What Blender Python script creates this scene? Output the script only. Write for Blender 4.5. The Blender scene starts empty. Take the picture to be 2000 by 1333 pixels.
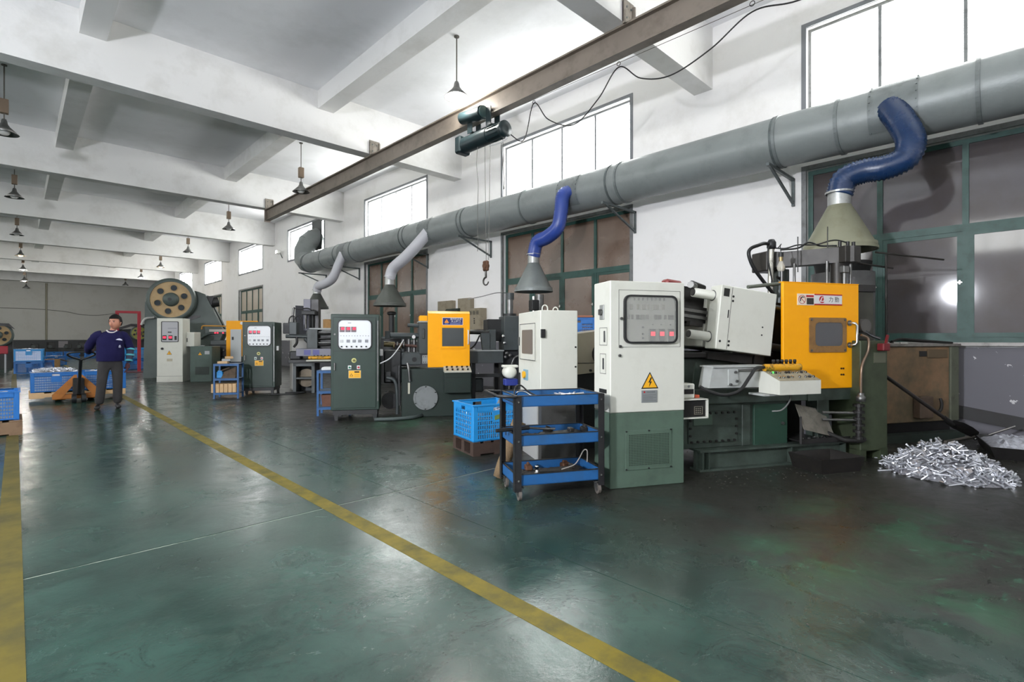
import bpy, bmesh, math, random
from mathutils import Vector, Matrix, Euler
random.seed(7)
SC = bpy.context.scene
COL = SC.collection
PI = math.pi
# ------------------------------------------------------------------ camera
cam_d = bpy.data.cameras.new('camera'); cam = bpy.data.objects.new('camera', cam_d); COL.objects.link(cam)
cam.location = (0, 0, 1.3); cam.rotation_euler = (PI/2, 0, -math.radians(44.013))
cam_d.sensor_width = 36.0; cam_d.lens = 36.0*1004/2000; cam_d.shift_y = -4.5/2000
cam_d.clip_start = 0.05; cam_d.clip_end = 400
SC.camera = cam
# ------------------------------------------------------------------ world: white overcast sky
W = bpy.data.worlds.new('overcast_sky'); SC.world = W; W.use_nodes = True
bg = W.node_tree.nodes['Background']; bg.inputs[0].default_value = (1.0, 0.98, 0.955, 1); bg.inputs[1].default_value = 21.0
# ------------------------------------------------------------------ photographer's studio flash, left of the camera
def light(name, kind, loc, energy, color=(1, 1, 1), rot=None, **kw):
    d = bpy.data.lights.new(name, kind); d.energy = energy; d.color = color
    for k, v in kw.items(): setattr(d, k, v)
    o = bpy.data.objects.new(name, d); COL.objects.link(o); o.location = loc
    if rot: o.rotation_euler = rot
    return o
light('studio_flash', 'POINT', (-4.7, 2.1, 2.9), 2350, (0.90, 0.92, 1.0), shadow_soft_size=0.22)
# ------------------------------------------------------------------ exposure and view
SC.view_settings.view_transform = 'Standard'; SC.view_settings.look = 'None'
SC.view_settings.exposure = 0.0; SC.view_settings.gamma = 1.0; SC.view_settings.use_curve_mapping = False
SC.cycles.max_bounces = 7; SC.cycles.diffuse_bounces = 4; SC.cycles.glossy_bounces = 3
SC.cycles.transmission_bounces = 4; SC.cycles.transparent_max_bounces = 8
SC.cycles.caustics_reflective = False; SC.cycles.caustics_refractive = False
SC.cycles.sample_clamp_indirect = 6.0
SC.cycles.use_denoising = True; SC.cycles.use_adaptive_sampling = True; SC.cycles.adaptive_threshold = 0.02

# ------------------------------------------------------------------ materials
def lin(r, g, b):
    f = lambda c: (c/255/12.92) if c/255 <= 0.04045 else ((c/255+0.055)/1.055)**2.4
    return (f(r), f(g), f(b), 1)
MATS = {}
def mat(name, rgb, rough=0.5, metal=0.0, dirt=0.0, dirt_rgb=(45, 40, 34), scale=6.0, bump=0.0, bscale=40.0, emit=None, estr=0.0, alpha=1.0, trans=0.0, spec=0.5, coat=0.0, dlo=0.48, dhi=0.72, rvar=1.0):
    if name in MATS: return MATS[name]
    m = bpy.data.materials.new(name); m.use_nodes = True; MATS[name] = m
    nt = m.node_tree; N = nt.nodes; K = nt.links; b = N['Principled BSDF']
    b.inputs['Base Color'].default_value = lin(*rgb); b.inputs['Roughness'].default_value = rough
    b.inputs['Metallic'].default_value = metal; b.inputs['Specular IOR Level'].default_value = spec
    b.inputs['Coat Weight'].default_value = coat
    if alpha < 1: b.inputs['Alpha'].default_value = alpha
    if trans: b.inputs['Transmission Weight'].default_value = trans
    if emit: b.inputs['Emission Color'].default_value = lin(*emit); b.inputs['Emission Strength'].default_value = estr
    if dirt > 0 or bump > 0:
        tc = N.new('ShaderNodeTexCoord')
    if dirt > 0:
        n = N.new('ShaderNodeTexNoise'); n.inputs['Scale'].default_value = scale; n.inputs['Detail'].default_value = 6; n.inputs['Roughness'].default_value = 0.65
        K.new(tc.outputs['Object'], n.inputs['Vector'])
        r = N.new('ShaderNodeMapRange'); r.inputs[1].default_value = dlo; r.inputs[2].default_value = dhi; r.inputs[4].default_value = dirt
        K.new(n.outputs['Fac'], r.inputs[0])
        mx = N.new('ShaderNodeMix'); mx.data_type = 'RGBA'; mx.inputs[6].default_value = lin(*rgb); mx.inputs[7].default_value = lin(*dirt_rgb)
        K.new(r.outputs[0], mx.inputs[0]); K.new(mx.outputs[2], b.inputs['Base Color'])
        r2 = N.new('ShaderNodeMapRange'); r2.inputs[3].default_value = max(0, rough-0.08*rvar); r2.inputs[4].default_value = min(1, rough+0.15*rvar)
        K.new(n.outputs['Fac'], r2.inputs[0]); K.new(r2.outputs[0], b.inputs['Roughness'])
    if bump > 0:
        n2 = N.new('ShaderNodeTexNoise'); n2.inputs['Scale'].default_value = bscale; n2.inputs['Detail'].default_value = 4
        K.new(tc.outputs['Object'], n2.inputs['Vector'])
        bp = N.new('ShaderNodeBump'); bp.inputs['Strength'].default_value = bump; bp.inputs['Distance'].default_value = 0.02
        K.new(n2.outputs['Fac'], bp.inputs['Height']); K.new(bp.outputs[0], b.inputs['Normal'])
    return m
# ------------------------------------------------------------------ mesh builder
class MB:
    def __init__(s): s.v = []; s.f = []; s.sm = []
    def add(s, vs, fs, smooth=False):
        o = len(s.v); s.v += [tuple(p) for p in vs]
        s.f += [tuple(i+o for i in f) for f in fs]; s.sm += [smooth]*len(fs); return s
    def box(s, x0, x1, y0, y1, z0, z1, bev=0.0, M=None):
        if x1 < x0: x0, x1 = x1, x0
        if y1 < y0: y0, y1 = y1, y0
        if z1 < z0: z0, z1 = z1, z0
        if bev > 0:
            bev = min(bev, (x1-x0)*.45, (y1-y0)*.45, (z1-z0)*.45)
            bm = bmesh.new(); bmesh.ops.create_cube(bm, size=1)
            for v in bm.verts: v.co = Vector(((x0+x1)/2+v.co.x*(x1-x0), (y0+y1)/2+v.co.y*(y1-y0), (z0+z1)/2+v.co.z*(z1-z0)))
            bmesh.ops.bevel(bm, geom=bm.edges[:], offset=bev, segments=1, affect='EDGES')
            bm.verts.index_update(); vs = [v.co.copy() for v in bm.verts]; fs = [[v.index for v in f.verts] for f in bm.faces]; bm.free()
        else:
            vs = [Vector(p) for p in ((x0,y0,z0),(x1,y0,z0),(x1,y1,z0),(x0,y1,z0),(x0,y0,z1),(x1,y0,z1),(x1,y1,z1),(x0,y1,z1))]
            fs = [(3,2,1,0),(4,5,6,7),(0,1,5,4),(1,2,6,5),(2,3,7,6),(3,0,4,7)]
        if M is not None: vs = [M @ p for p in vs]
        return s.add(vs, fs)
    def ring(s, c, ax, up, r, n, ry=None):
        ry = r if ry is None else ry
        return [c+ax*(r*math.cos(2*PI*i/n))+up*(ry*math.sin(2*PI*i/n)) for i in range(n)]
    def cyl(s, p0, p1, r0, r1=None, n=16, caps=True, smooth=True):
        p0, p1 = Vector(p0), Vector(p1); r1 = r0 if r1 is None else r1
        d = (p1-p0).normalized(); a = d.orthogonal().normalized(); b = d.cross(a)
        A = s.ring(p0, a, b, r0, n); B = s.ring(p1, a, b, r1, n)
        s.add(A+B, [(i, (i+1) % n, n+(i+1) % n, n+i) for i in range(n)], smooth)
        if caps: s.add(A, [tuple(range(n-1, -1, -1))]); s.add(B, [tuple(range(n))])
        return s
    def tube(s, pts, r, n=10, caps=True, rs=None, smooth=True):
        P = [Vector(p) for p in pts]; m = len(P); rings = []
        t = (P[1]-P[0]).normalized(); a = t.orthogonal().normalized()
        for i in range(m):
            if i == 0: d = P[1]-P[0]
            elif i == m-1: d = P[-1]-P[-2]
            else: d = (P[i+1]-P[i]).normalized()+(P[i]-P[i-1]).normalized()
            d.normalize(); a = (a-d*a.dot(d)); a = a.normalized() if a.length > 1e-6 else d.orthogonal().normalized(); b = d.cross(a)
            rr = rs[i] if rs else r
            rings += s.ring(P[i], a, b, rr, n)
        fs = [(j*n+i, j*n+(i+1) % n, (j+1)*n+(i+1) % n, (j+1)*n+i) for j in range(m-1) for i in range(n)]
        s.add(rings, fs, smooth)
        if caps: s.add(rings[:n], [tuple(range(n-1, -1, -1))]); s.add(rings[-n:], [tuple(range(n))])
        return s
    def lathe(s, prof, c=(0, 0, 0), n=24, smooth=True, axis='z', close=False):
        # prof = [(r, h)...]
        c = Vector(c); rows = []
        for r, h in prof:
            for i in range(n):
                a = 2*PI*i/n; p = (r*math.cos(a), r*math.sin(a), h)
                if axis == 'y': p = (p[0], h, p[1])
                elif axis == 'x': p = (h, p[0], p[1])
                rows.append(c+Vector(p))
        m = len(prof)
        s.add(rows, [(j*n+i, j*n+(i+1) % n, (j+1)*n+(i+1) % n, (j+1)*n+i) for j in range(m-1) for i in range(n)], smooth)
        return s
    def prism(s, poly, y0, y1, plane='xz', M=None, smooth=False):
        # extrude a 2-D polygon
        def P(a, b, t): return {'xz': (a, t, b), 'xy': (a, b, t), 'yz': (t, a, b)}[plane]
        n = len(poly); A = [Vector(P(a, b, y0)) for a, b in poly]; B = [Vector(P(a, b, y1)) for a, b in poly]
        vs = A+B
        if M is not None: vs = [M @ p for p in vs]
        s.add(vs, [tuple(range(n)), tuple(range(2*n-1, n-1, -1))]); s.add(vs, [(i, n+i, n+(i+1) % n, (i+1) % n) for i in range(n)], smooth)
        return s
    def frame(s, outer, inner, y0, y1, plane='xz'):
        # ring between two polygons of equal count, extruded
        def P(a, b, t): return {'xz': (a, t, b), 'xy': (a, b, t), 'yz': (t, a, b)}[plane]
        n = len(outer)
        vs = [P(a, b, y0) for a, b in outer]+[P(a, b, y0) for a, b in inner]+[P(a, b, y1) for a, b in outer]+[P(a, b, y1) for a, b in inner]
        fs = []
        for i in range(n):
            j = (i+1) % n
            fs += [(i, j, n+j, n+i), (2*n+j, 2*n+i, 3*n+i, 3*n+j), (i, 2*n+i, 2*n+j, j), (n+j, 3*n+j, 3*n+i, n+i)]
        return s.add(vs, fs)
    def bar(s, p0, p1, w, h, up=(0, 0, 1)):
        p0, p1 = Vector(p0), Vector(p1); d = (p1-p0).normalized(); u = Vector(up)
        sd = d.cross(u); sd = sd.normalized() if sd.length > 1e-5 else d.orthogonal().normalized(); u = sd.cross(d)
        vs = [q+sd*(a*w/2)+u*(b*h/2) for q in (p0, p1) for a, b in ((-1,-1),(1,-1),(1,1),(-1,1))]
        return s.add(vs, [(0,1,2,3),(7,6,5,4),(0,4,5,1),(1,5,6,2),(2,6,7,3),(3,7,4,0)])
    def tf(s, M):
        s.v = [tuple(M @ Vector(p)) for p in s.v]; return s
    def build(s, name, material, parent=None, label=None):
        me = bpy.data.meshes.new(name); me.from_pydata(s.v, [], s.f)
        for p, k in zip(me.polygons, s.sm): p.use_smooth = k
        me.materials.append(material); me.validate(); 
        bm = bmesh.new(); bm.from_mesh(me); bmesh.ops.recalc_face_normals(bm, faces=bm.faces); bm.to_mesh(me); bm.free()
        o = bpy.data.objects.new(name, me); COL.objects.link(o)
        if parent is not None: o.parent = parent
        if label: o['label'] = label
        return o
def tag(o, label=None, cat=None, group=None, kind=None):
    if label: o['label'] = label
    if cat: o['category'] = cat
    if group: o['group'] = group
    if kind: o['kind'] = kind
    return o
def thing(name, label, cat, loc=(0, 0, 0), rz=0.0, group=None):
    o = bpy.data.objects.new(name, None); COL.objects.link(o); o.empty_display_size = 0.1
    o.location = loc; o.rotation_euler = (0, 0, math.radians(rz)); return tag(o, label, cat, group)
def copy_tree(o, parent=None):
    c = o.copy(); COL.objects.link(c)
    if parent is not None: c.parent = parent
    for ch in o.children: copy_tree(ch, c)
    return c
def place(mesh_obj, name, loc, rot=(0, 0, 0), parent=None, scale=None):
    c = mesh_obj.copy(); c.name = name; COL.objects.link(c); c.location = loc; c.rotation_euler = rot
    if scale: c.scale = scale
    c.parent = parent; return c
def rrect(x0, x1, z0, z1, r, k=5):
    out = []
    for cx, cz, a0 in ((x1-r, z1-r, 0), (x0+r, z1-r, PI/2), (x0+r, z0+r, PI), (x1-r, z0+r, 1.5*PI)):
        out += [(cx+r*math.cos(a0+i*PI/2/k), cz+r*math.sin(a0+i*PI/2/k)) for i in range(k+1)]
    return out
def circ(cx, cz, r, n=24, rz=None):
    rz = r if rz is None else rz
    return [(cx+r*math.cos(2*PI*i/n), cz+rz*math.sin(2*PI*i/n)) for i in range(n)]
def spline(pts, k=8):
    # Catmull-Rom through points
    P = [Vector(p) for p in pts]; P = [P[0]*2-P[1]]+P+[P[-1]*2-P[-2]]; out = []
    for i in range(1, len(P)-2):
        a, b, c, d = P[i-1:i+3]
        for j in range(k):
            t = j/k; out.append(0.5*((2*b)+(c-a)*t+(2*a-5*b+4*c-d)*t*t+(3*b-a-3*c+d)*t**3))
    out.append(P[-2]); return out
def text_mesh(name, s, size, m, parent, loc, rot=(PI/2, 0, 0), ext=0.0006, align='CENTER', sx=1.0):
    cu = bpy.data.curves.new(name, 'FONT'); cu.body = s; cu.size = size; cu.extrude = ext; cu.align_x = align; cu.align_y = 'CENTER'; cu.resolution_u = 2
    t = bpy.data.objects.new(name+'_src', cu); COL.objects.link(t)
    bpy.context.view_layer.update()
    me = bpy.data.meshes.new_from_object(t.evaluated_get(bpy.context.evaluated_depsgraph_get()))
    bpy.data.objects.remove(t); bpy.data.curves.remove(cu)
    me.materials.clear(); me.materials.append(m)
    o = bpy.data.objects.new(name, me); COL.objects.link(o); o.location = loc; o.rotation_euler = rot; o.scale = (sx, 1, 1)
    if parent is not None: o.parent = parent
    return o
# ================================================================== THE SETTING
WX, XL, Y0, Y1 = 9.3, -11.0, -5.0, 57.5
PER = 7.45
SLAB, BEAMZ, RIBZ = 7.07, 5.93, 6.65
# ---- floor material: worn green epoxy
def floor_material():
    m = bpy.data.materials.new('green_epoxy_floor'); m.use_nodes = True; nt = m.node_tree; N = nt.nodes; K = nt.links; b = N['Principled BSDF']
    g = N.new('ShaderNodeNewGeometry'); P = g.outputs['Position']
    def noise(sc, det=6, ro=0.6, dist=0.0, vec=None):
        n = N.new('ShaderNodeTexNoise'); n.inputs['Scale'].default_value = sc; n.inputs['Detail'].default_value = det
        n.inputs['Roughness'].default_value = ro; n.inputs['Distortion'].default_value = dist; K.new(vec or P, n.inputs['Vector']); return n.outputs['Fac']
    def rng(v, a, c, lo=0.0, hi=1.0):
        r = N.new('ShaderNodeMapRange'); r.inputs[1].default_value = a; r.inputs[2].default_value = c; r.inputs[3].default_value = lo; r.inputs[4].default_value = hi; K.new(v, r.inputs[0]); return r.outputs[0]
    def mul(a, c, op='MULTIPLY'):
        x = N.new('ShaderNodeMath'); x.operation = op; x.use_clamp = True
        for i, q in enumerate((a, c)):
            if isinstance(q, (int, float)): x.inputs[i].default_value = q
            else: K.new(q, x.inputs[i])
        return x.outputs[0]
    def mix(f, a, c):
        x = N.new('ShaderNodeMix'); x.data_type = 'RGBA'; K.new(f, x.inputs[0])
        for i, q in ((6, a), (7, c)):
            if isinstance(q, tuple): x.inputs[i].default_value = q
            else: K.new(q, x.inputs[i])
        return x.outputs[2]
    sx = N.new('ShaderNodeSeparateXYZ'); K.new(P, sx.inputs[0])
    base = mix(rng(noise(1.1, 5), 0.35, 0.68), lin(32, 52, 46), lin(54, 82, 73))
    base = mix(rng(noise(5.0, 8, 0.7, 1.0), 0.52, 0.75), base, lin(50, 66, 58))
    stain = rng(noise(3.2, 8, 0.72, 1.2), 0.50, 0.66); base = mix(mul(stain, .55), base, lin(28, 42, 39))
    side = rng(sx.outputs['X'], 2.2, 3.6)                       # oil and soot around the machines
    dirt = mul(rng(mul(noise(0.8, 7, 0.68, 0.5), mul(side, 0.22), 'ADD'), 0.50, 0.66), mul(side, 0.10, 'ADD'))
    base = mix(dirt, base, lin(46, 46, 41))
    def blob(x, y, r):          # patches where the soot has been scuffed away down to fresh green paint
        d = N.new('ShaderNodeVectorMath'); d.operation = 'DISTANCE'; K.new(P, d.inputs[0]); d.inputs[1].default_value = (x, y, 0); return rng(d.outputs['Value'], r, r*.25)
    zone = None
    for q in ((4.35, .78, .8), (4.2, .30, .75), (3.3, .95, .6), (4.3, 6.9, 1.0), (3.05, 3.3, .55), (3.35, .25, .5), (3.8, 4.9, .6)):
        zone = blob(*q) if zone is None else mul(zone, blob(*q), 'MAXIMUM')
    base = mix(mul(mul(zone, rng(noise(2.5, 6, .7, .8), 0.44, 0.60)), .8), base, lin(44, 84, 60))
    spots = mul(rng(noise(7.0, 5, 0.6, 1.5), 0.60, 0.70), zone)
    base = mix(mul(spots, 0.85), base, lin(70, 128, 100))
    sp2 = rng(noise(60.0, 2), 0.74, 0.78); base = mix(mul(sp2, 0.5), base, lin(120, 130, 122))
    mp = N.new('ShaderNodeMapping'); mp.inputs['Scale'].default_value = (1.0, 0.25, 1); mp.inputs['Rotation'].default_value = (0, 0, 0.5); K.new(P, mp.inputs[0])
    scr = rng(noise(16.0, 6, 0.75, 0.3, mp.outputs[0]), 0.60, 0.75); base = mix(mul(scr, 0.35), base, lin(26, 30, 28))
    K.new(base, b.inputs['Base Color'])
    ro = rng(noise(2.6, 8, 0.75, 0.8), 0.34, 0.68, 0.09, 0.34)
    K.new(mul(ro, mul(side, 0.16), 'ADD'), b.inputs['Roughness'])
    b.inputs['Specular IOR Level'].default_value = 0.5
    bp = N.new('ShaderNodeBump'); bp.inputs['Strength'].default_value = 0.12; bp.inputs['Distance'].default_value = 0.01
    K.new(noise(22.0, 6, 0.7), bp.inputs['Height']); K.new(bp.outputs[0], b.inputs['Normal'])
    return m
FLOORM = floor_material()
floor = MB().box(XL, WX+.3, Y0, Y1+.3, -.20, -.003).build('floor', mat('joint_mortar', (140, 146, 136), .8, dirt=.85, dirt_rgb=(52, 60, 54), scale=2.2, dlo=.5, dhi=.6))
tag(floor, 'green painted concrete floor with worn patches', kind='structure')
xj = [XL, -6.3, -2.0, 2.33, 6.66, WX]; yj = [Y0, -3.6, 3.83]+[3.83+PER*i for i in range(1, 8)]+[Y1]
for i in range(len(xj)-1):
    for j in range(len(yj)-1):
        MB().box(xj[i]+.0025, xj[i+1]-.0025, yj[j]+.010, yj[j+1]-.010, -.0029, 0).build('floor_slab', FLOORM, floor)
LINES = (mat('yellow_line_paint', (118, 104, 20), .5, dirt=.85, dirt_rgb=(66, 66, 36), scale=5.0, dlo=.40, dhi=.68, spec=.35), mat('shaded_yellow_line_paint', (98, 88, 34), .5, dirt=.85, dirt_rgb=(56, 58, 40), scale=3.0, dlo=.4, dhi=.72, spec=.35))  # second yellow is darkened in colour for the left line's dimmer light
for nm, x0, x1 in (('floor_line', 1.69, 1.81), ('floor_line', -.085, .03)):
    MB().box(x0, x1, Y0+.5, 50, 0.0, .0015).build(nm, LINES[x0 < 0], floor, 'worn yellow painted aisle line')
# ---- wall paint: white above, grey dado below, with chips
def wall_material(name, up, low, zsplit, chips=0.0):
    m = bpy.data.materials.new(name); m.use_nodes = True; nt = m.node_tree; N = nt.nodes; K = nt.links; b = N['Principled BSDF']
    g = N.new('ShaderNodeNewGeometry'); sx = N.new('ShaderNodeSeparateXYZ'); K.new(g.outputs['Position'], sx.inputs[0])
    st = N.new('ShaderNodeMath'); st.operation = 'GREATER_THAN'; st.inputs[1].default_value = zsplit; K.new(sx.outputs['Z'], st.inputs[0])
    n = N.new('ShaderNodeTexNoise'); n.inputs['Scale'].default_value = 5.5; n.inputs['Detail'].default_value = 5; n.inputs['Roughness'].default_value = .62; K.new(g.outputs['Position'], n.inputs['Vector'])
    r = N.new('ShaderNodeMapRange'); r.inputs[1].default_value = .655; r.inputs[2].default_value = .675; r.inputs[4].default_value = chips; K.new(n.outputs['Fac'], r.inputs[0])
    lo = N.new('ShaderNodeMix'); lo.data_type = 'RGBA'; lo.inputs[6].default_value = lin(*low); lo.inputs[7].default_value = lin(215, 215, 215); K.new(r.outputs[0], lo.inputs[0])
    n2 = N.new('ShaderNodeTexNoise'); n2.inputs['Scale'].default_value = 0.9; n2.inputs['Detail'].default_value = 8; n2.inputs['Roughness'].default_value = .7; K.new(g.outputs['Position'], n2.inputs['Vector'])
    r2 = N.new('ShaderNodeMapRange'); r2.inputs[1].default_value = .5; r2.inputs[2].default_value = .8; r2.inputs[4].default_value = .55; K.new(n2.outputs['Fac'], r2.inputs[0])
    u = N.new('ShaderNodeMix'); u.data_type = 'RGBA'; u.inputs[6].default_value = lin(*up); u.inputs[7].default_value = lin(up[0]-34, up[1]-36, up[2]-42); K.new(r2.outputs[0], u.inputs[0])
    mx = N.new('ShaderNodeMix'); mx.data_type = 'RGBA'; K.new(st.outputs[0], mx.inputs[0]); K.new(lo.outputs[2], mx.inputs[6]); K.new(u.outputs[2], mx.inputs[7])
    K.new(mx.outputs[2], b.inputs['Base Color']); b.inputs['Roughness'].default_value = .75
    return m
WALLM = wall_material('white_wall_paint', (253, 251, 249), (112, 111, 117), 1.22, 1.0)
# window bays: (y start, y end) along the right wall
BAYS = [(2.7-3.9, 2.7)]+[(6.05+PER*k, 6.05+PER*k+3.92) for k in range(6)]
LZ0, LZ1, UZ0, UZ1 = 1.25, 4.05, 5.0, 6.38
def long_wall(name, x0, x1, bays, low=True, door=None):
    mb = MB(); y = Y0; H = SLAB+.1
    for i, (a, b) in enumerate(bays):
        mb.box(x0, x1, y, a, 0, H)
        if low and door != i: mb.box(x0, x1, a, b, 0, LZ0); mb.box(x0, x1, a, b, LZ1, UZ0)
        elif door == i: mb.box(x0, x1, a, a+.85, 0, UZ0); mb.box(x0, x1, a+1.75, b, 0, UZ0); mb.box(x0, x1, a+.85, a+1.75, 2.75, UZ0)
        else: mb.box(x0, x1, a, b, 0, UZ0)
        mb.box(x0, x1, a, b, UZ1, H); y = b
    mb.box(x0, x1, y, Y1+.3, 0, H)
    return tag(mb.build(name, WALLM), kind='structure')
wr = long_wall('wall_right', WX, WX+.3, BAYS, True, 3); tag(wr, 'white plastered factory wall with grey dado and windows')
wl = long_wall('wall_left', XL-.3, XL, BAYS, False); tag(wl, 'white plastered factory wall opposite the machines')
BACKM = wall_material('back_wall_paint', (196, 195, 189), (74, 76, 78), 1.2, .1)
dr1 = bpy.data.objects.new('door_1', None); COL.objects.link(dr1); tag(dr1, 'dark doorway with a grey leaf behind the third machine', kind='structure'); _a = BAYS[3][0]
MB().box(WX+.2, WX+.24, _a+.85, _a+1.75, 0, 2.75).build('doorway_dark_sheet', mat('doorway_shade', (34, 34, 36), .7), dr1)  # dark sheet added to stand in for the unlit space beyond the doorway
MB().box(WX-.5, WX-.02, _a+1.76, _a+1.80, .01, 2.75, .005).build('open_leaf', mat('grey_door_leaf', (96, 98, 104), .5), dr1)
wb = MB().box(XL, WX, Y1, Y1+.3, 0, SLAB+.1).build('wall_back', BACKM); tag(wb, 'grey-white end wall with dark dado', kind='structure')
wf = MB().box(XL, WX, Y0-.3, Y0, 0, SLAB+.1).build('wall_front', WALLM); tag(wf, 'white end wall behind the camera', kind='structure')
# ---- ceiling, main beams and ribs
CEILM = mat('ceiling_plaster', (244, 244, 246), .85, dirt=.35, dirt_rgb=(206, 206, 204), scale=.7, bump=.15, bscale=9)
BEAMM = mat('beam_plaster', (232, 231, 229), .85, dirt=.4, dirt_rgb=(186, 183, 174), scale=1.1, bump=.12, bscale=14)
ceil = MB().box(XL-.3, WX+.3, Y0-.3, Y1+.3, SLAB, SLAB+.25).build('ceiling', CEILM); tag(ceil, 'white concrete ceiling slab with deep beams', kind='structure')
BY = [4.27+PER*k-PER for k in range(9)]
for y in BY: MB().box(XL, WX, y, y+.36, BEAMZ, SLAB).build('beam', BEAMM, ceil)
edges = [Y0]+BY+[Y1]
for k in range(-3, 3):
    x = 5.05+4.25*(k-1)
    if x+.4 > WX or x < XL: continue
    for j in range(len(edges)-1):
        a = edges[j]+(.36 if j else 0); b = edges[j+1]
        if b-a > .3: MB().box(x, x+.38, a, b, RIBZ, SLAB).build('rib', BEAMM, ceil)
# ---- windows
FR_G = mat('green_window_frame', (46, 82, 74), .45, dirt=.5, dirt_rgb=(40, 52, 48), scale=8)
FR_W = mat('backlit_window_frame', (120, 122, 126), .6)  # white frame greyed in its colour to read as backlit by the sky
FR_S = mat('steel_window_edge', (120, 122, 122), .4, dirt=.5, scale=8)
def clear_glass():
    m = bpy.data.materials.new('clear_window_glass'); m.use_nodes = True; nt = m.node_tree; N = nt.nodes; K = nt.links
    t = N.new('ShaderNodeBsdfTransparent'); t.inputs[0].default_value = (.96, .98, .98, 1); g = N.new('ShaderNodeBsdfGlossy'); g.inputs['Roughness'].default_value = .05
    mx = N.new('ShaderNodeMixShader'); mx.inputs[0].default_value = .05; K.new(t.outputs[0], mx.inputs[1]); K.new(g.outputs[0], mx.inputs[2])
    K.new(mx.outputs[0], N['Material Output'].inputs[0]); return m
GLASS = clear_glass()
FILM = mat('film_covered_glass', (88, 84, 86), .06, rvar=.2, dirt=.75, dirt_rgb=(78, 70, 64), scale=.9, spec=.36, dlo=.4, dhi=.7)
FILM2 = mat('brown_film_glass', (118, 98, 84), .25, dirt=.7, dirt_rgb=(92, 72, 56), scale=.8, spec=.6, dlo=.4, dhi=.7)
FILM3 = mat('pale_film_glass', (196, 184, 166), .3, dirt=.5, dirt_rgb=(170, 152, 130), scale=.8)
wn = 0
def window(side, a, b, z0, z1, upper, fm, pm, sil=True):
    global wn; wn += 1
    w = bpy.data.objects.new('window_%d' % wn, None); COL.objects.link(w); tag(w, kind='structure'); w['label'] = 'high daylight window of four panes' if upper else 'dirty film-covered window with green frame'
    xin = WX+.10 if side > 0 else XL-.16; x0, x1 = xin, xin+.06; n = 4; st = (b-a)/n; t = .045
    if upper:
        MB().frame([(a, z0), (b, z0), (b, z1), (a, z1)], [(a+t, z0+t), (b-t, z0+t), (b-t, z1-t), (a+t, z1-t)], x0, x1, 'yz').build('window_frame', fm, w)
        for i in range(1, n): MB().box(x0, x1, a+st*i-.022, a+st*i+.022, z0+t, z1-t).build('mullion', fm, w)
        for i in range(n): MB().box(x0+.026, x0+.034, a+st*i+.022, a+st*(i+1)-.022, z0+t, z1-t).build('pane', GLASS, w)
    else:
        zt = z0+(z1-z0)*.565
        MB().frame([(a, z0), (b, z0), (b, z1), (a, z1)], [(a+.07, z0+.07), (b-.07, z0+.07), (b-.07, z1-.07), (a+.07, z1-.07)], x0, x1, 'yz').build('window_frame', fm, w)
        MB().box(x0-.01, x1-.004, a+.07, b-.07, zt-.05, zt+.05).build('transom', fm, w)
        for i in range(1, n): MB().box(x0-.005, x1, a+st*i-.035, a+st*i+.035, z0+.07, z1-.07).build('mullion', fm, w)
        for i in range(n):
            MB().box(x0+.026, x0+.036, a+st*i, a+st*(i+1), zt+.05, z1-.07).build('pane', pm, w)
            y0, y1 = a+st*i+.03, a+st*(i+1)-.03; s = .06
            zz0, zz1 = z0+.07, zt-.05; xs = x0+(-.012 if i % 2 else .004)
            so = MB().frame([(y0, zz0), (y1, zz0), (y1, zz1), (y0, zz1)], [(y0+s, zz0+s), (y1-s, zz0+s), (y1-s, zz1-s), (y0+s, zz1-s)], xs, xs+.03, 'yz').build('sash', fm, w)
            MB().box(xs+.01, xs+.018, y0+s, y1-s, zz0+s, zz1-s).build('pane', pm, so)
            lk = MB().box(xs-.018, xs, y0+.02, y0+.045, (zz0+zz1)/2, (zz0+zz1)/2+.06, .004); lk.box(xs-.03, xs-.01, y0+.005, y0+.06, (zz0+zz1)/2+.02, (zz0+zz1)/2+.035)
            lk.build('latch', mat('zinc_latch', (190, 190, 185), .3, .8), so)
    # plaster reveal moulding / sill
    if side > 0:
        e = .07
        tr = MB(); tr.frame([(a-e, z0-e), (b+e, z0-e), (b+e, z1+e), (a-e, z1+e)], [(a, z0), (b, z0), (b, z1), (a, z1)], WX-.018, WX+.02, 'yz')
        tr.build('architrave', FR_S if not upper else FR_W, w)
        if not upper: MB().box(WX-.06, WX+.1, a-.1, b+.1, z0-.05, z0, .006).build('sill', mat('sill_concrete', (176, 172, 168), .5, dirt=.6, scale=9), w)
    return w
for i, (a, b) in enumerate(BAYS):
    window(1, a, b, UZ0, UZ1, True, FR_W if i else FR_S, GLASS)
    if i != 3: window(1, a, b, LZ0, LZ1, False, FR_G, FILM if i == 0 else (FILM2 if i < 4 else FILM3))
for (a, b) in BAYS: window(-1, a, b, UZ0, UZ1, True, FR_W, GLASS)
for sd in (1, -1):      # portals that only help the renderer find the daylight through the panes
    for (a, b) in BAYS:
        x = WX+.29 if sd > 0 else XL-.29
        p = light('daylight_portal', 'AREA', (x, (a+b)/2, (UZ0+UZ1)/2), 1, rot=(0, PI/2*sd, 0), shape='RECTANGLE', size=UZ1-UZ0, size_y=b-a)
        p.data.cycles.is_portal = True
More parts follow.
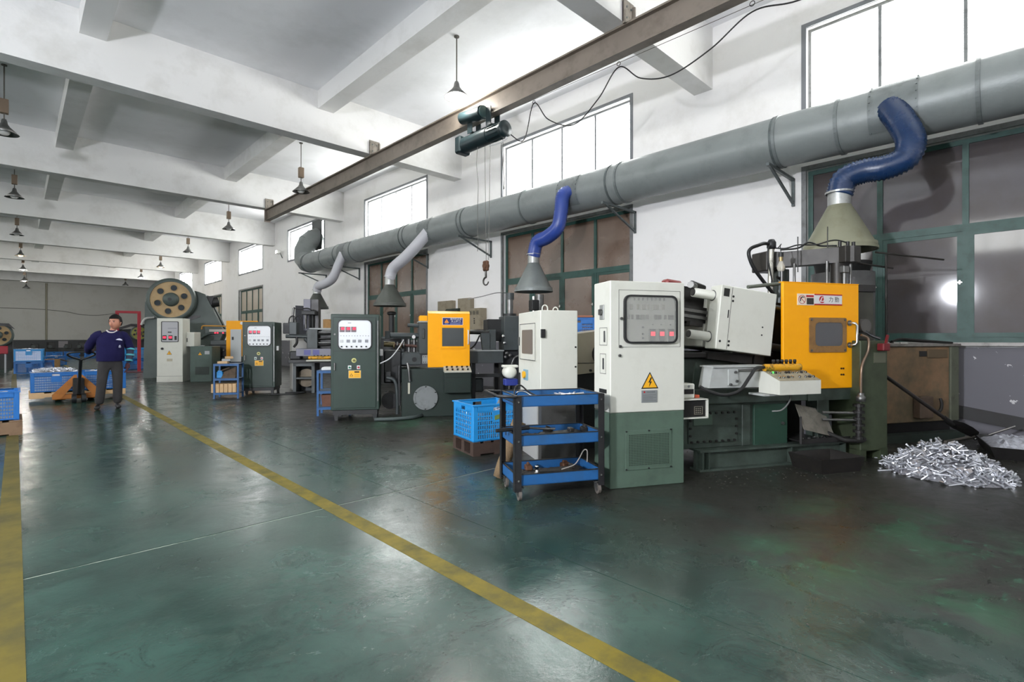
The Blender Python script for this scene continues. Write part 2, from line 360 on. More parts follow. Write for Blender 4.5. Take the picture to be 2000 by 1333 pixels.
# ================================================================== OVERHEAD: duct, hoods, rail, hoist, lamps
DUCTM = mat('grey_duct_paint', (136, 142, 141), .38, .1, dirt=.45, dirt_rgb=(104, 109, 107), scale=2.2, bump=.10, bscale=30)
DUCTM2 = mat('grey_duct_band', (118, 124, 124), .45, .2, dirt=.5, dirt_rgb=(80, 84, 82), scale=6)
BRKM = mat('bracket_steel', (92, 100, 100), .5, .2, dirt=.5, scale=10)
DX, DZ, DR = 8.6, 4.37, .385
duct = thing('exhaust_duct', 'large round grey exhaust duct running along the wall below the high windows', 'duct', (DX, 0, 0))
ys = [-3.0, -1.2, .55, 2.03, 2.85, 5.7, 8.3, 10.6, 13.2, 16.6, 19.0, 20.6]
for a, b in zip(ys[:-1], ys[1:]):
    n = 40
    mb = MB(); mb.cyl((0, a+.012, DZ), (0, b-.012, DZ), DR, n=n, caps=False); mb.build('duct_section', DUCTM, duct)
    MB().lathe([(DR-.01, -.022), (DR+.016, -.022), (DR+.016, .022), (DR-.01, .022)], (0, b, DZ), n, False, 'y').build('flange_band', DUCTM2, duct)
# elbow at the far end: lobster-back segments up and out through the window
ep = [(0, 20.6, DZ), (0, 21.0, DZ+.05), (0, 21.32, DZ+.25), (.05, 21.42, DZ+.6), (.2, 21.40, DZ+.95), (.42, 21.40, DZ+1.15), (.62, 21.4, DZ+1.24)]
for a, b in zip(ep[:-1], ep[1:]):
    d = (Vector(b)-Vector(a)).normalized()*.06
    MB().cyl(Vector(a)-d, Vector(b)+d, DR*.98, n=28, smooth=True).build('elbow_segment', DUCTM, duct)
MB().box(.585, .6, 20.93, 21.9, 5.05, 6.33).build('outlet_panel', mat('dark_steel_panel', (52, 56, 56), .5, .3), duct)
for y in (2.89, 5.92, 10.43, 13.4, 17.84, 20.7):
    mb = MB(); zb = DZ-DR-.03; xw = WX-DX
    mb.box(-.46, xw, y-.022, y+.022, zb-.045, zb); mb.box(xw-.045, xw, y-.022, y+.022, zb-.46, zb)
    mb.bar((-.36, y, zb-.03), (xw-.02, y, zb-.42), .035, .035)
    mb.lathe([(DR+.002, -.02), (DR+.012, -.02), (DR+.012, .02), (DR+.002, .02)], (0, y, DZ), 36, False, 'y')
    mb.build('wall_bracket', BRKM, duct)
for y in (1.38, 6.9, 12.15, 17.25):     # riveted saddle patches behind the hoses
    mb = MB(); k = 14; A = []
    for j in (-.27, .27):
        for i in range(k+1):
            a = math.radians(120+i*110/k); A.append(((DR+.008)*math.cos(a), y+j, DZ+(DR+.008)*math.sin(a)))
    mb.add(A, [(i, i+1, k+2+i, k+1+i) for i in range(k)], True); sp = mb.build('saddle_patch', DUCTM2, duct)
    rv = MB()
    for j in (-.25, .25):
        for i in range(0, k+1, 2):
            a = math.radians(122+i*106/k); d = Vector((math.cos(a), 0, math.sin(a))); c = Vector((0, y+j, DZ)); rv.cyl(c+d*(DR+.005), c+d*(DR+.02), .009, n=6)
    rv.build('rivets', DUCTM2, sp)
# ---- fume hoods with flexible hoses
GALV = mat('galvanised_collar', (176, 178, 176), .35, .6, dirt=.4, scale=12)
def hose_mesh(pts, r, k=16, pitch=.036, amp=.014, n=20):
    S = spline(pts, k); L = [0]
    for a, b in zip(S[:-1], S[1:]): L.append(L[-1]+(b-a).length)
    m = int(L[-1]/pitch)*2; out = []; rs = []; j = 0
    for i in range(m+1):
        d = L[-1]*i/m
        while j < len(L)-2 and L[j+1] < d: j += 1
        t = (d-L[j])/max(1e-6, L[j+1]-L[j]); out.append(S[j].lerp(S[j+1], t)); rs.append(r+(amp if i % 2 else -amp*.3))
    return MB().tube(out, r, n, True, rs)
def hood(label, x, y, zr, zc, zt, R, rc, hpts, hm, cm, tilt=0):
    t = thing('fume_hood', label, 'fume hood', (x, y, zr))
    H = zc-zr
    MB().lathe([(R-.012, .0), (R, .0), (R, .085), (R-.03, .10), (rc, H), (rc-.008, H), (R-.05, .10), (R-.012, .085), (R-.012, 0)], (0, 0, 0), 36).build('cone', cm, t)
    MB().lathe([(R-.001, -.004), (R+.01, -.004), (R+.01, .03), (R-.001, .03)], (0, 0, 0), 36, False).build('rim', cm, t)
    MB().cyl((0, 0, H-.01), (0, 0, zt-zr), rc, n=24, caps=False).build('collar', GALV, t)
    P = [(p[0]-x, p[1]-y, p[2]-zr) for p in hpts]; P[-1] = (0, 0, zt-zr-.06)
    h = hose_mesh(P, rc+.012).build('flexible_hose', hm, t)
    MB().lathe([(rc+.02, -.012), (rc+.03, -.012), (rc+.03, .012), (rc+.02, .012)], (0, 0, zt-zr-.03), 24, False).build('hose_clamp', GALV, h)
    if label.startswith('olive'):
        MB().bar((rc+.02, 0, zt-zr-.04), (rc+.12, -.03, zt-zr-.035), .02, .012).build('clamp_lever', GALV, h)
    return t
BLUE1 = mat('dark_blue_hose', (24, 52, 92), .25, dirt=.3, dirt_rgb=(18, 36, 60), scale=6, coat=.2)
BLUE2 = mat('bright_blue_hose', (52, 78, 160), .3, dirt=.3, dirt_rgb=(40, 58, 118), scale=6, coat=.2)
WHITEH = mat('white_hose', (214, 214, 220), .5)
HOODA = mat('olive_hood_paint', (142, 142, 120), .45, .1, dirt=.55, dirt_rgb=(104, 98, 72), scale=3)
HOODB = mat('grey_hood_paint', (140, 146, 144), .4, .2, dirt=.4, dirt_rgb=(104, 106, 100), scale=4)
HOODC = mat('dark_grey_hood_paint', (98, 102, 96), .45, .2, dirt=.4, dirt_rgb=(74, 74, 66), scale=4)
hood('olive fume hood on a thick dark blue hose above the nearest machine', 7.83, 1.88, 2.46, 3.06, 3.26, .42, .135, [(8.32, 1.42, 4.36), (8.12, 1.27, 4.08), (8.0, 1.15, 3.76), (7.97, 1.2, 3.55), (7.93, 1.4, 3.47), (7.9, 1.62, 3.47), (7.85, 1.82, 3.40), (7.83, 1.88, 3.2)], BLUE1, HOODA)
hood('light grey fume hood on a bright blue hose', 8.1, 7.71, 2.32, 2.94, 3.16, .41, .125, [(8.34, 6.84, 4.36), (8.16, 6.92, 4.26), (8.12, 6.95, 3.9), (8.1, 7.03, 3.6), (8.1, 7.32, 3.45), (8.1, 7.6, 3.38), (8.1, 7.71, 3.1)], BLUE2, HOODB)
hood('grey fume hood hung on a straight white hose', 8.0, 13.51, 2.27, 2.9, 3.17, .47, .14, [(8.34, 12.02, 4.3), (8.18, 12.4, 3.92), (8.1, 12.86, 3.63), (8.03, 13.36, 3.38), (8.0, 13.51, 3.1)], WHITEH, HOODC)
hood('small dark grey fume hood on a bent white hose at the far duct end', 7.95, 18.52, 2.40, 2.95, 3.12, .40, .135, [(8.34, 17.2, 4.32), (8.2, 17.34, 3.87), (8.1, 17.55, 3.45), (8.0, 17.95, 3.28), (7.96, 18.4, 3.22), (7.95, 18.52, 3.05)], WHITEH, HOODC)
# ---- hoist rail
RAILM = mat('brown_rail_paint', (124, 114, 104), .5, .1, dirt=.6, dirt_rgb=(84, 74, 64), scale=2.5)
rail = thing('hoist_rail', 'long brown steel I-beam hoist rail slung under the ceiling beams', 'rail', (6.5, 0, 0))
rz0, rz1 = 5.53, BEAMZ
mb = MB(); mb.box(-.085, .085, -2, 19.35, rz0, rz0+.03).box(-.085, .085, -2, 19.35, rz1-.03, rz1-.002).box(-.012, .012, -2, 19.35, rz0+.03, rz1-.03); mb.build('i_beam', RAILM, rail)
for y in BY[1:4]:
    mb = MB(); mb.box(-.14, .14, y-.018, y-.002, rz1, rz1+.34); mb.box(-.14, -.11, y-.05, y-.002, rz1-.03, rz1+.30); mb.box(.11, .14, y-.05, y-.002, rz1-.03, rz1+.30)
    c = mb.build('hanger_clamp', mat('clamp_steel', (140, 132, 122), .5, .3, dirt=.6, scale=8), rail)
    bt = MB()
    for dx in (-.06, .06):
        for dz in (.08, .24): bt.cyl((dx, y-.03, rz1+dz), (dx, y-.015, rz1+dz), .016, n=6)
    bt.build('bolts', BRKM, c)
MB().box(-.1, .1, 19.35, 19.37, rz0-.05, rz1).build('end_stop', RAILM, rail)
# ---- electric hoist
HTEAL = mat('dark_teal_hoist', (28, 44, 47), .35, .1, dirt=.5, dirt_rgb=(34, 34, 36), scale=9)
hs = thing('electric_hoist', 'dark teal electric wire-rope hoist on the rail', 'hoist', (6.5, 7.45, 0))
mb = MB(); mb.cyl((0, .62, 5.18), (0, -.12, 5.18), .155, n=24); mb.build('drum', HTEAL, hs)
mb = MB(); mb.cyl((0, -.12, 5.18), (0, -.55, 5.18), .145, .14, n=24); mb.lathe([(.05, -.56), (.15, -.56), (.15, -.50), (.14, -.46)], (0, 0, 5.18), 24, True, 'y'); mb.build('lifting_motor', HTEAL, hs)
fin = MB()
for i in range(14):
    a = 2*PI*i/14; d = Vector((math.cos(a), 0, math.sin(a))); fin.bar(Vector((0, -.16, 5.18))+d*.15, Vector((0, -.44, 5.18))+d*.15, .008, .02, up=d)
fin.build('cooling_fins', HTEAL, hs)
mb = MB(); mb.box(-.15, .15, .62, .80, 5.02, 5.36, .03); mb.build('gearbox', HTEAL, hs)
mb = MB(); mb.box(-.03, .03, -.25, .45, 5.30, 5.36); 
for yy in (-.2, .35):
    for sx in (-1, 1): mb.box(sx*.11-.008, sx*.11+.008, yy-.07, yy+.07, 5.32, 5.66)
    mb.box(-.11, .11, yy-.02, yy+.02, 5.34, 5.37)
mb.build('trolley_plates', HTEAL, hs)
for sx in (-1, 1):
    for yy in (-.2, .35): MB().cyl((sx*.03, yy, 5.60), (sx*.095, yy, 5.60), .045, n=14).build('trolley_wheel', mat('wheel_steel', (90, 90, 88), .4, .7), hs)
mb = MB(); mb.cyl((-.14, .55, 5.66), (-.14, .12, 5.60), .115, n=20); mb.cyl((-.14, .12, 5.60), (-.14, -.06, 5.59), .13, n=20); mb.build('travel_motor', HTEAL, hs)
MB().cyl((-.13, -.06, 5.6), (-.13, -.10, 5.6), .11, n=20).build('motor_end_cap', mat('light_teal_cap', (84, 108, 106), .4, .3), hs)
MB().tube(spline([(.02, -.52, 5.06), (.03, -.55, 5.0), (.02, -.35, 4.97), (0, -.1, 4.98)]), .014, 8).build('guide_loop', mat('white_cable', (205, 205, 205), .5), hs)
mb = MB(); 
for yy in (.03, -.13): mb.cyl((0, yy, 5.05), (0, yy*.4-.02, 2.80), .006, n=6)
mb.build('wire_rope', mat('wire_rope', (110, 108, 104), .4, .7), hs)
mb = MB(); mb.tube(spline([(-.04, .2, 5.04), (-.03, .24, 4.7), (-.05, .17, 4.3), (-.03, .21, 3.8), (-.04, .19, 3.2), (-.04, .20, 3.0)]), .006, 6); mb.tube(spline([(.05, -.42, 5.05), (.05, -.47, 4.3), (.06, -.44, 4.1), (.07, -.40, 4.6), (.05, -.38, 5.0)]), .007, 6); mb.build('control_cable', mat('thin_grey_cable', (96, 94, 90), .5), hs)
RUST = mat('rusty_iron', (104, 72, 52), .6, .4, dirt=.7, dirt_rgb=(58, 42, 34), scale=14)
hb = MB().box(-.035, .035, -.07, .07, 2.60, 2.80, .02).build('hook_block', RUST, hs)
MB().cyl((-.045, 0, 2.70), (.045, 0, 2.70), .055, n=16).build('sheave', RUST, hb)
MB().tube([(0, 0, 2.62), (0, 0, 2.48)]+[(0, .075*math.sin(a)*1.0, 2.405+.075*math.cos(a)) for a in [PI*(i/10)*1.45 for i in range(0, 11)]], .016, 8, rs=[.02, .02]+[.02-.0009*i for i in range(11)]).build('hook', mat('hook_steel', (86, 84, 80), .4, .7), hb)
# ---- festoon cable on a tight wire beside the rail
fc = thing('festoon_cable', 'black festoon cable looped along a tight wire beside the hoist rail', 'cable', (6.9, 0, 0))
MB().cyl((0, -2, 5.56), (0, 7.2, 5.74), .004, n=6).build('tension_wire', mat('thin_grey_cable', (96, 94, 90), .5), fc)
MB().tube(spline([(-.2, 7.05, 5.2), (-.1, 6.72, 5.0), (0, 6.56, 5.66), (0, 6.2, 5.25), (0, 5.62, 4.98), (0, 5.1, 5.25), (0, 4.7, 5.62), (0, 4.3, 5.3), (0, 3.8, 5.16), (0, 3.2, 5.3), (0, 2.64, 5.56), (0, 2.1, 5.45), (0, 1.4, 5.45), (0, .6, 5.6)], 10), .010, 8).build('drooping_cable', mat('black_rubber', (30, 30, 30), .5), fc)
for y in (6.56, 4.7, 2.64, .6): MB().lathe([(.028, -.004), (.036, -.004), (.036, .004), (.028, .004), (.028, -.004)], (0, y, 5.68+.02*(y-6.5)/6), 14, True, 'x').build('carrier_ring', mat('black_rubber', (30, 30, 30), .5), fc)
# ---- pendant lamps
SHADE = mat('lamp_shade_metal', (120, 120, 118), .35, .7, dirt=.3, scale=10); BALL = mat('ballast_box', (128, 110, 92), .5, .2); ROD = mat('lamp_rod', (96, 92, 86), .5, .3)
def pendant(x, y, zb, ballast, lit, label, nearest=False):
    t = thing('pendant_lamp', label, 'lamp', (x, y, 0), group='factory pendant lamps')
    zt = SLAB
    MB().cyl((0, 0, zb+.30), (0, 0, zt-.015), .012, n=8).build('rod', ROD, t)
    MB().cyl((0, 0, zt-.02), (0, 0, zt-.002), .05, n=12).build('ceiling_hook', ROD, t)
    if ballast: MB().box(-.07, .07, -.06, .06, zb+.42, zb+.72, .01).build('ballast_box', BALL, t)
    MB().lathe([(.035, .30), (.05, .26), (.06, .20), (.10, .14), (.24, .0), (.235, .0), (.095, .13), (.05, .19), (.03, .25)], (0, 0, zb), 24).build('shade', SHADE, t)
    em = {0: None, 1: (255, 250, 240), 2: (255, 205, 140)}[lit]
    bm_ = mat('bulb_unlit', (210, 210, 205), .3) if not lit else mat('bulb_white_lit' if lit == 1 else 'bulb_warm_lit', (255, 250, 240), .3, emit=em, estr=40 if lit == 1 else 14)
    MB().lathe([(.001, -.035), (.06, -.025), (.10, .02), (.09, .08), (.04, .15), (.028, .22)], (0, 0, zb), 16).build('bulb', bm_, t)
    if lit:
        L = light('pendant_light', 'POINT', (0, 0, zb-.05), 120 if lit == 1 else 40, (1, .97, .92) if lit == 1 else (1, .8, .55), shadow_soft_size=.08); L.parent = t
lm = [(6.05, 7.78, 5.90, 0, 1, 'brightly lit pendant lamp nearest the hoist'), (6.05, 15.2, 5.62, 1, 0, 'unlit pendant lamp with a brown ballast box hanging behind the hoist rail'),
      (6.15, 22.7, 5.68, 1, 0, 'unlit pendant lamp just left of the end of the hoist rail'), (6.3, 30.15, 5.68, 1, 0, 'unlit pendant lamp second beyond the end of the hoist rail'),
      (6.4, 37.6, 5.68, 1, 2, 'dim warm pendant lamp near the far wall windows'), (6.5, 45.05, 5.68, 1, 1, 'bright pendant lamp above the large press flywheel'), (6.5, 52.4, 5.68, 1, 0, 'unlit tiny pendant lamp before the end wall left of the flywheel'),
      (-.17, 15.2, 5.62, 1, 0, 'large unlit pendant lamp cut by the left edge of the picture'), (-.02, 22.7, 5.78, 1, 0, 'unlit pendant lamp second along the left aisle'),
      (.05, 30.15, 5.68, 1, 0, 'unlit pendant lamp third along the left aisle'), (.2, 37.6, 5.68, 1, 2, 'warm glowing pendant lamp fourth along the left aisle'),
      (.35, 45.05, 5.68, 1, 1, 'bright pendant lamp fifth along the left aisle'), (.45, 49.2, 5.3, 1, 1, 'bright pendant lamp lowest along the left aisle'), (.6, 54.5, 5.2, 1, 0, 'unlit pendant lamp farthest along the left aisle')]
for a in lm: pendant(*a)
fl = thing('wall_floodlight', 'small glowing floodlight fixed to the wall between two high windows', 'lamp', (WX, 25.6, 5.45))
MB().bar((-.01, 0, -.25), (-.12, 0, 0), .03, .03).build('bracket_arm', BRKM, fl)
MB().box(-.30, -.10, -.12, .12, -.06, .10, .02).build('housing', mat('flood_housing', (190, 190, 186), .5), fl)
MB().box(-.304, -.300, -.10, .10, -.045, .085).build('lens', mat('flood_lens_lit', (255, 255, 250), .3, emit=(255, 255, 250), estr=8), fl)
# ---- end wall services
cw = thing('wall_conduit', 'thin vertical conduit on the grey end wall', 'pipe', (1.85, Y1-.03, 0))
MB().cyl((0, 0, 1.2), (0, 0, 5.9), .07, n=8).build('pipe', mat('conduit_paint', (150, 146, 128), .6), cw)
wc = MB().tube(spline([(-1.5, Y1-.03, 3.75), (1.0, Y1-.03, 3.75), (3.0, Y1-.03, 3.6), (4.0, Y1-.03, 3.38), (5.2, Y1-.03, 3.35), (6.6, Y1-.03, 3.6)]), .02, 6).build('wall_cable', mat('thin_grey_cable', (96, 94, 90), .5)); tag(wc, 'sagging cable strung across the grey end wall', 'cable')
# ================================================================== NEAREST MACHINE
def stuff(o): o['kind'] = 'stuff'; return o
RZ1 = -28.0; O1 = (3.683, 2.594, 0)
R1 = Matrix.Translation(Vector(O1)) @ Matrix.Rotation(math.radians(RZ1), 4, 'Z')
def w1(x, y, z): return tuple(R1 @ Vector((x, y, z)))
CREAM = mat('cream_cabinet_paint', (214, 214, 203), .4, dirt=.25, dirt_rgb=(168, 164, 146), scale=5, dlo=.5, dhi=.85)
GREENC = mat('sage_green_paint', (84, 104, 90), .45, dirt=.45, dirt_rgb=(60, 72, 62), scale=4)
BEDG = mat('oily_green_paint', (72, 85, 77), .42, dirt=.8, dirt_rgb=(42, 47, 41), scale=4, dlo=.38, dhi=.68)
BEDG2 = mat('fresh_green_panel', (42, 72, 58), .4, dirt=.5, dirt_rgb=(34, 46, 40), scale=4)
OLIVE = mat('olive_column_paint', (66, 76, 56), .42, dirt=.7, dirt_rgb=(42, 44, 32), scale=4, dlo=.4, dhi=.7)
BLACK = mat('black_gasket', (26, 27, 28), .45); BLK2 = mat('oily_black_steel', (44, 43, 42), .35, .3, dirt=.6, dirt_rgb=(26, 25, 24), scale=8)
STEEL = mat('worn_steel', (120, 120, 118), .35, .8, dirt=.5, dirt_rgb=(72, 70, 66), scale=10); CHROME = mat('bright_chrome', (200, 200, 198), .15, 1.0)
ORANGE = mat('orange_door_paint', (255, 174, 8), .45, spec=.3, dirt=.25, dirt_rgb=(228, 140, 12), scale=3, dlo=.5, dhi=.8)
YELLOW = mat('warning_yellow', (242, 178, 32), .5); WHITEP = mat('white_label', (226, 226, 224), .5); INK = mat('black_ink', (24, 24, 24), .6); REDP = mat('red_print', (176, 26, 36), .5)
PLATE = mat('metal_nameplate', (150, 154, 154), .4, .4)
REDLED = mat('red_led_display', (120, 20, 24), .4, emit=(255, 40, 70), estr=2.2)
HAZE = mat('hazy_acrylic', (196, 196, 190), .3, alpha=.3)
def bolts(name, pts, r, y0, y1, m, parent):
    mb = MB()
    for x, z in pts: mb.cyl((x, y0, z), (x, y1, z), r, n=6)
    return stuff(mb.build(name, m, parent))
def tri_sign(parent, cx, z0, w, h, y, mark='bolt'):
    o = MB().prism([(cx-w/2, z0), (cx+w/2, z0), (cx, z0+h)], y-.002, y).build('warning_triangle', INK, parent, 'black-edged yellow warning triangle')
    k = .82; zc = z0+h*.36
    MB().prism([(cx-w/2*k, zc+(z0-zc)*k), (cx+w/2*k, zc+(z0-zc)*k), (cx, zc+(z0+h-zc)*k)], y-.003, y-.002).build('triangle_field', YELLOW, o)
    if mark == 'bolt': P = [(-.02, .34), (.10, .72), (.06, .46), (.14, .47), (-.04, .06), (-.10, .10), (-.07, .16), (.01, .37), (-.09, .34), (.02, .70)]; P = [(.05, .72), (-.10, .38), (.0, .40), (-.06, .10), (.12, .46), (.02, .44), (.12, .70)]
    else: P = [(-.05, .62), (.05, .62), (.03, .28), (-.03, .28)]
    MB().prism([(cx+a*w, z0+b*h*.95) for a, b in P], y-.0036, y-.003).build('symbol', INK, o)
    if mark != 'bolt': MB().prism(circ(cx, z0+h*.18, w*.045, 10), y-.0036, y-.003).build('symbol_dot', INK, o)
    return o
# ---- control cabinet
cb = thing('control_cabinet', 'tall cream control cabinet with green base and three red displays', 'cabinet', O1, RZ1)
D = .32
MB().box(0, .73, 0, D, 0, .655, .006).build('lower_body', GREENC, cb); MB().box(-.002, .732, -.004, D, .657, 1.802, .006).build('upper_body', CREAM, cb)
gr = MB().box(.142, .599, -.006, 0, .153, .50, .002).build('grille_plate', GREENC, cb)
MB().box(.172, .572, -.0075, -.0062, .19, .465).build('grille_shade_sheet', mat('painted_grille_shade', (16, 18, 17), .9), gr)  # flat dark sheet paints the shade behind the grille mesh
mb = MB()
for i in range(27): x = .172+.4*i/26; mb.box(x-.0032, x+.0032, -.0105, -.0075, .19, .465)
for i in range(20): z = .19+.275*i/19; mb.box(.172, .572, -.0105, -.0075, z-.003, z+.003)
stuff(mb.build('grille_mesh', GREENC, gr))
bolts('screws', [(x, z) for x in (.15, .37, .59) for z in (.162, .492)], .008, -.012, -.005, BLACK, gr)
dr = MB().frame([(.078, 1.226), (.688, 1.226), (.688, 1.725), (.078, 1.725)], [(.081, 1.229), (.685, 1.229), (.685, 1.722), (.081, 1.722)], -.0055, -.003).build('window_door', mat('seam_shadow_gap', (60, 60, 56), .8), cb)
ip = MB().prism(rrect(.13, .638, 1.267, 1.674, .05), -.0065, -.004).build('instrument_panel', mat('instrument_panel_grey', (176, 176, 166), .5, dirt=.5, dirt_rgb=(140, 138, 122), scale=7), dr)
for k, x in enumerate((.401, .492, .588)):
    mt = MB().box(x-.032, x+.032, -.018, -.0065, 1.276, 1.385, .003).build('temperature_controller', BLACK, dr); MB().box(x-.018, x+.024, -.020, -.018, 1.325, 1.362).build('red_display', REDLED, mt)
for i in range(8): MB().box(.22+i*.042, .232+i*.042, -.014, -.0065, 1.635, 1.66).build('pilot_lamp', mat('small_dark_lamp', (70, 66, 60), .4), dr)
for i, (x, w) in enumerate(((.18, .03), (.25, .02), (.30, .035), (.35, .02), (.405, .04), (.445, .02), (.49, .035))): MB().box(x, x+w, -.016, -.0065, 1.555, 1.60, .002).build('relay_block', mat('beige_relay', (132, 126, 112), .5), dr)
for x, w in ((.16, .02), (.195, .02), (.24, .035), (.285, .04), (.335, .03), (.42, .03), (.46, .03), (.52, .022), (.56, .055)): MB().box(x, x+w, -.016, -.0065, 1.47, 1.51, .002).build('switch_block', mat('dark_relay', (74, 70, 64), .5), dr)
for z in (1.40, 1.34, 1.305): MB().cyl((.31, -.016, z), (.31, -.0065, z), .009, n=10).build('panel_knob', BLACK, dr)
for x in (.405, .49, .585): MB().cyl((x, -.014, 1.425), (x, -.0065, 1.425), .006, n=8).build('panel_button', BLACK, dr)
MB().frame(rrect(.122, .646, 1.259, 1.682, .058), rrect(.138, .630, 1.275, 1.666, .045), -.032, -.004).build('window_gasket', BLACK, dr)
MB().prism(rrect(.136, .632, 1.273, 1.668, .045), -.026, -.023).build('window_glass', HAZE, dr)
for x, z in ((.101, 1.475), (.09, 1.233), (.085, 1.154)): l = MB().cyl((x, -.018, z), (x, -.003, z), .013, n=14).build('key_lock', STEEL, cb); MB().box(x-.003, x+.003, -.020, -.018, z-.008, z+.008).build('key_slot', BLACK, l)
tri_sign(cb, .38, .86, .17, .147, -.0042)
np = MB().box(.296, .454, -.008, -.004, .738, .847, .001).build('name_plate', PLATE, cb)
for i in range(5): MB().box(.31, .44-(i % 2)*.03, -.0088, -.008, .755+i*.012, .759+i*.012).build('print_line', mat('faint_print', (112, 116, 116), .5), np)
MB().prism(circ(.325, .831, .009, 12), -.0088, -.008).build('round_mark', REDP, np); MB().box(.345, .43, -.0088, -.008, .825, .837).build('print_line', mat('faint_print', (112, 116, 116), .5), np)
# side face (left): isolator, two plates, slot
iso = MB().box(-.012, -.002, .11, .19, 1.47, 1.60, .003).build('isolator_switch', mat('grey_switch_plate', (150, 152, 148), .4, .3), cb); MB().cyl((-.03, .15, 1.535), (-.012, .15, 1.535), .028, n=16).build('switch_knob', STEEL, iso); MB().box(-.04, -.03, .142, .158, 1.51, 1.56).build('knob_bar', STEEL, iso)
for a, b, c, d in ((.049, .199, 1.241, 1.398), (.073, .189, .99, 1.168)):
    p = MB().box(-.006, -.002, a, b, c, d, .001).build('inset_plate', CREAM, cb); MB().frame([(a, c), (b, c), (b, d), (a, d)], [(a+.004, c+.004), (b-.004, c+.004), (b-.004, d-.004), (a+.004, d-.004)], -.0068, -.006, 'yz').build('plate_outline', mat('seam_shadow_gap', (60, 60, 56), .8), p)
    MB().box(-.014, -.006, a+.035, a+.055, (c+d)/2-.05, (c+d)/2+.05, .003).build('slot_handle', BLACK, p)
MB().box(-.006, -.002, .066, .207, .82, .855).build('vent_slot', BLACK, cb)
# ---- device box on the cabinet side
dv = thing('device_box', 'white open box holding a black device beside the cream control cabinet', 'device', w1(.735, .05, .565), RZ1)
mb = MB(); mb.box(0, .29, .0, .22, 0, .012).box(0, .29, 0, .22, .17, .18).box(.278, .29, 0, .22, 0, .18).box(0, .012, 0, .22, 0, .18).box(0, .29, .21, .22, 0, .18); mb.build('shell', CREAM, dv)
d0 = MB().box(.014, .272, .02, .2, .014, .165, .004).build('black_device', BLK2, dv)
mb = MB(); mb.frame([(.15, .035), (.24, .035), (.24, .11), (.15, .11)], [(.155, .04), (.235, .04), (.235, .105), (.155, .105)], .016, .02); 
for i in range(3):
    for j in range(3): mb.box(.165+i*.022, .178+i*.022, .016, .02, .048+j*.018, .058+j*.018)
stuff(mb.build('keypad', mat('keypad_grey', (120, 116, 104), .5), d0))
mb = MB(); 
for i in range(3): mb.box(.03, .25, .017, .02, .13+i*.012, .134+i*.012)
stuff(mb.build('vent_slits', BLACK, d0))
m2 = MB().box(.03, .17, .03, .17, .182, .32, .012).build('meter', CREAM, dv); MB().box(.05, .15, .026, .03, .225, .27).build('meter_window', BLK2, m2); MB().prism(circ(.10, .295, .012, 12), .027, .03).build('meter_mark', PLATE, m2)
MB().box(.19, .24, .06, .12, .182, .21, .004).build('red_tag', mat('orange_red_plastic', (196, 90, 60), .5), dv)
# ---- die casting machine
dm = thing('die_casting_machine', 'large green hot-chamber die casting machine with orange door and cream platens', 'machine', O1, RZ1)
mb = MB(); mb.box(1.1, 2.95, .34, .38, .0, .20).box(1.1, 2.95, .27, .46, .188, .208).box(1.1, 2.95, .28, .44, 0, .02); mb.build('skid_beam', BEDG, dm)
for x in (1.13, 1.20, 2.2, 2.9): MB().box(x, x+.015, .28, .36, .02, .19).build('stiffener', BEDG, dm)
MB().box(.95, 2.24, .38, 1.35, .208, .648, .006).build('bed', BEDG, dm)
pn = MB().box(1.03, 1.60, .362, .38, .26, .575, .003).build('access_panel', BEDG, dm)
bolts('panel_bolts', [(1.06+i*.0715, z) for i in range(8) for z in (.278, .557)]+[(x, .34+i*.075) for i in range(3) for x in (1.045, 1.585)], .013, .345, .362, BLK2, pn)
MB().box(1.08, 1.30, .352, .362, .44, .56, .003).build('patched_cover', GREENC, pn)
cd = MB().box(1.80, 2.22, .355, .38, .205, .625, .004).build('bed_door', BEDG2, dm); MB().cyl((2.15, .335, .42), (2.15, .355, .42), .016, n=12).build('door_lock', STEEL, cd)
MB().box(1.66, 1.76, .36, .38, .21, .63, .004).build('bed_rib', BEDG, dm)
MB().box(.98, 3.05, .33, 1.35, .648, .80, .008).build('upper_bed', BEDG, dm)
MB().box(2.45, 3.05, .318, .33, .645, .82).build('door_sill', BEDG, dm)
mb = MB(); mb.prism([(1.10, .80), (1.24, .80), (1.16, 1.06), (1.14, 1.06)], .40, .415); mb.prism([(1.28, .80), (1.42, .80), (1.34, 1.0), (1.32, 1.0)], .44, .455); mb.build('gusset', BEDG, dm)
MB().box(.78, 1.95, .62, 1.3, .80, 1.10, .01).build('slide_base', BEDG, dm)
MB().box(.78, 2.2, .52, 1.25, 1.10, 1.16, .01).build('slide_way', BLK2, dm)
MB().box(2.24, 3.0, .95, 1.35, .0, .65).build('rear_bed', BLK2, dm)
MB().box(2.62, 2.78, .36, .52, .2, .645, .006).build('leg_post', BEDG, dm)
# discharge chute, shelf and hydraulic stack under the door
MB().add([(2.33, .36, .60), (2.73, .38, .52), (2.77, .28, .255), (2.28, .20, .37), (2.33, .372, .612), (2.73, .392, .532), (2.77, .292, .267), (2.28, .212, .382)], [(0, 1, 2, 3), (7, 6, 5, 4), (0, 4, 5, 1), (1, 5, 6, 2), (2, 6, 7, 3), (3, 7, 4, 0)]).build('discharge_chute', mat('grey_worn_sheet', (128, 124, 114), .45, .2, dirt=.7, dirt_rgb=(66, 60, 50), scale=7), dm)
mb = MB(); mb.box(2.27, 2.92, .24, .6, .235, .25); mb.box(2.27, 2.92, .232, .244, .215, .265); mb.bar((2.275, .24, .50), (2.275, .24, .22), .03, .02); mb.build('catch_shelf', BLK2, dm)
mb = MB()
for i in range(26): x = 2.36+random.random()*.5; y = .26+random.random()*.1; mb.bar((x, y, .255), (x+random.uniform(-.03, .03), y+random.uniform(-.02, .02), .262), .006, .006)
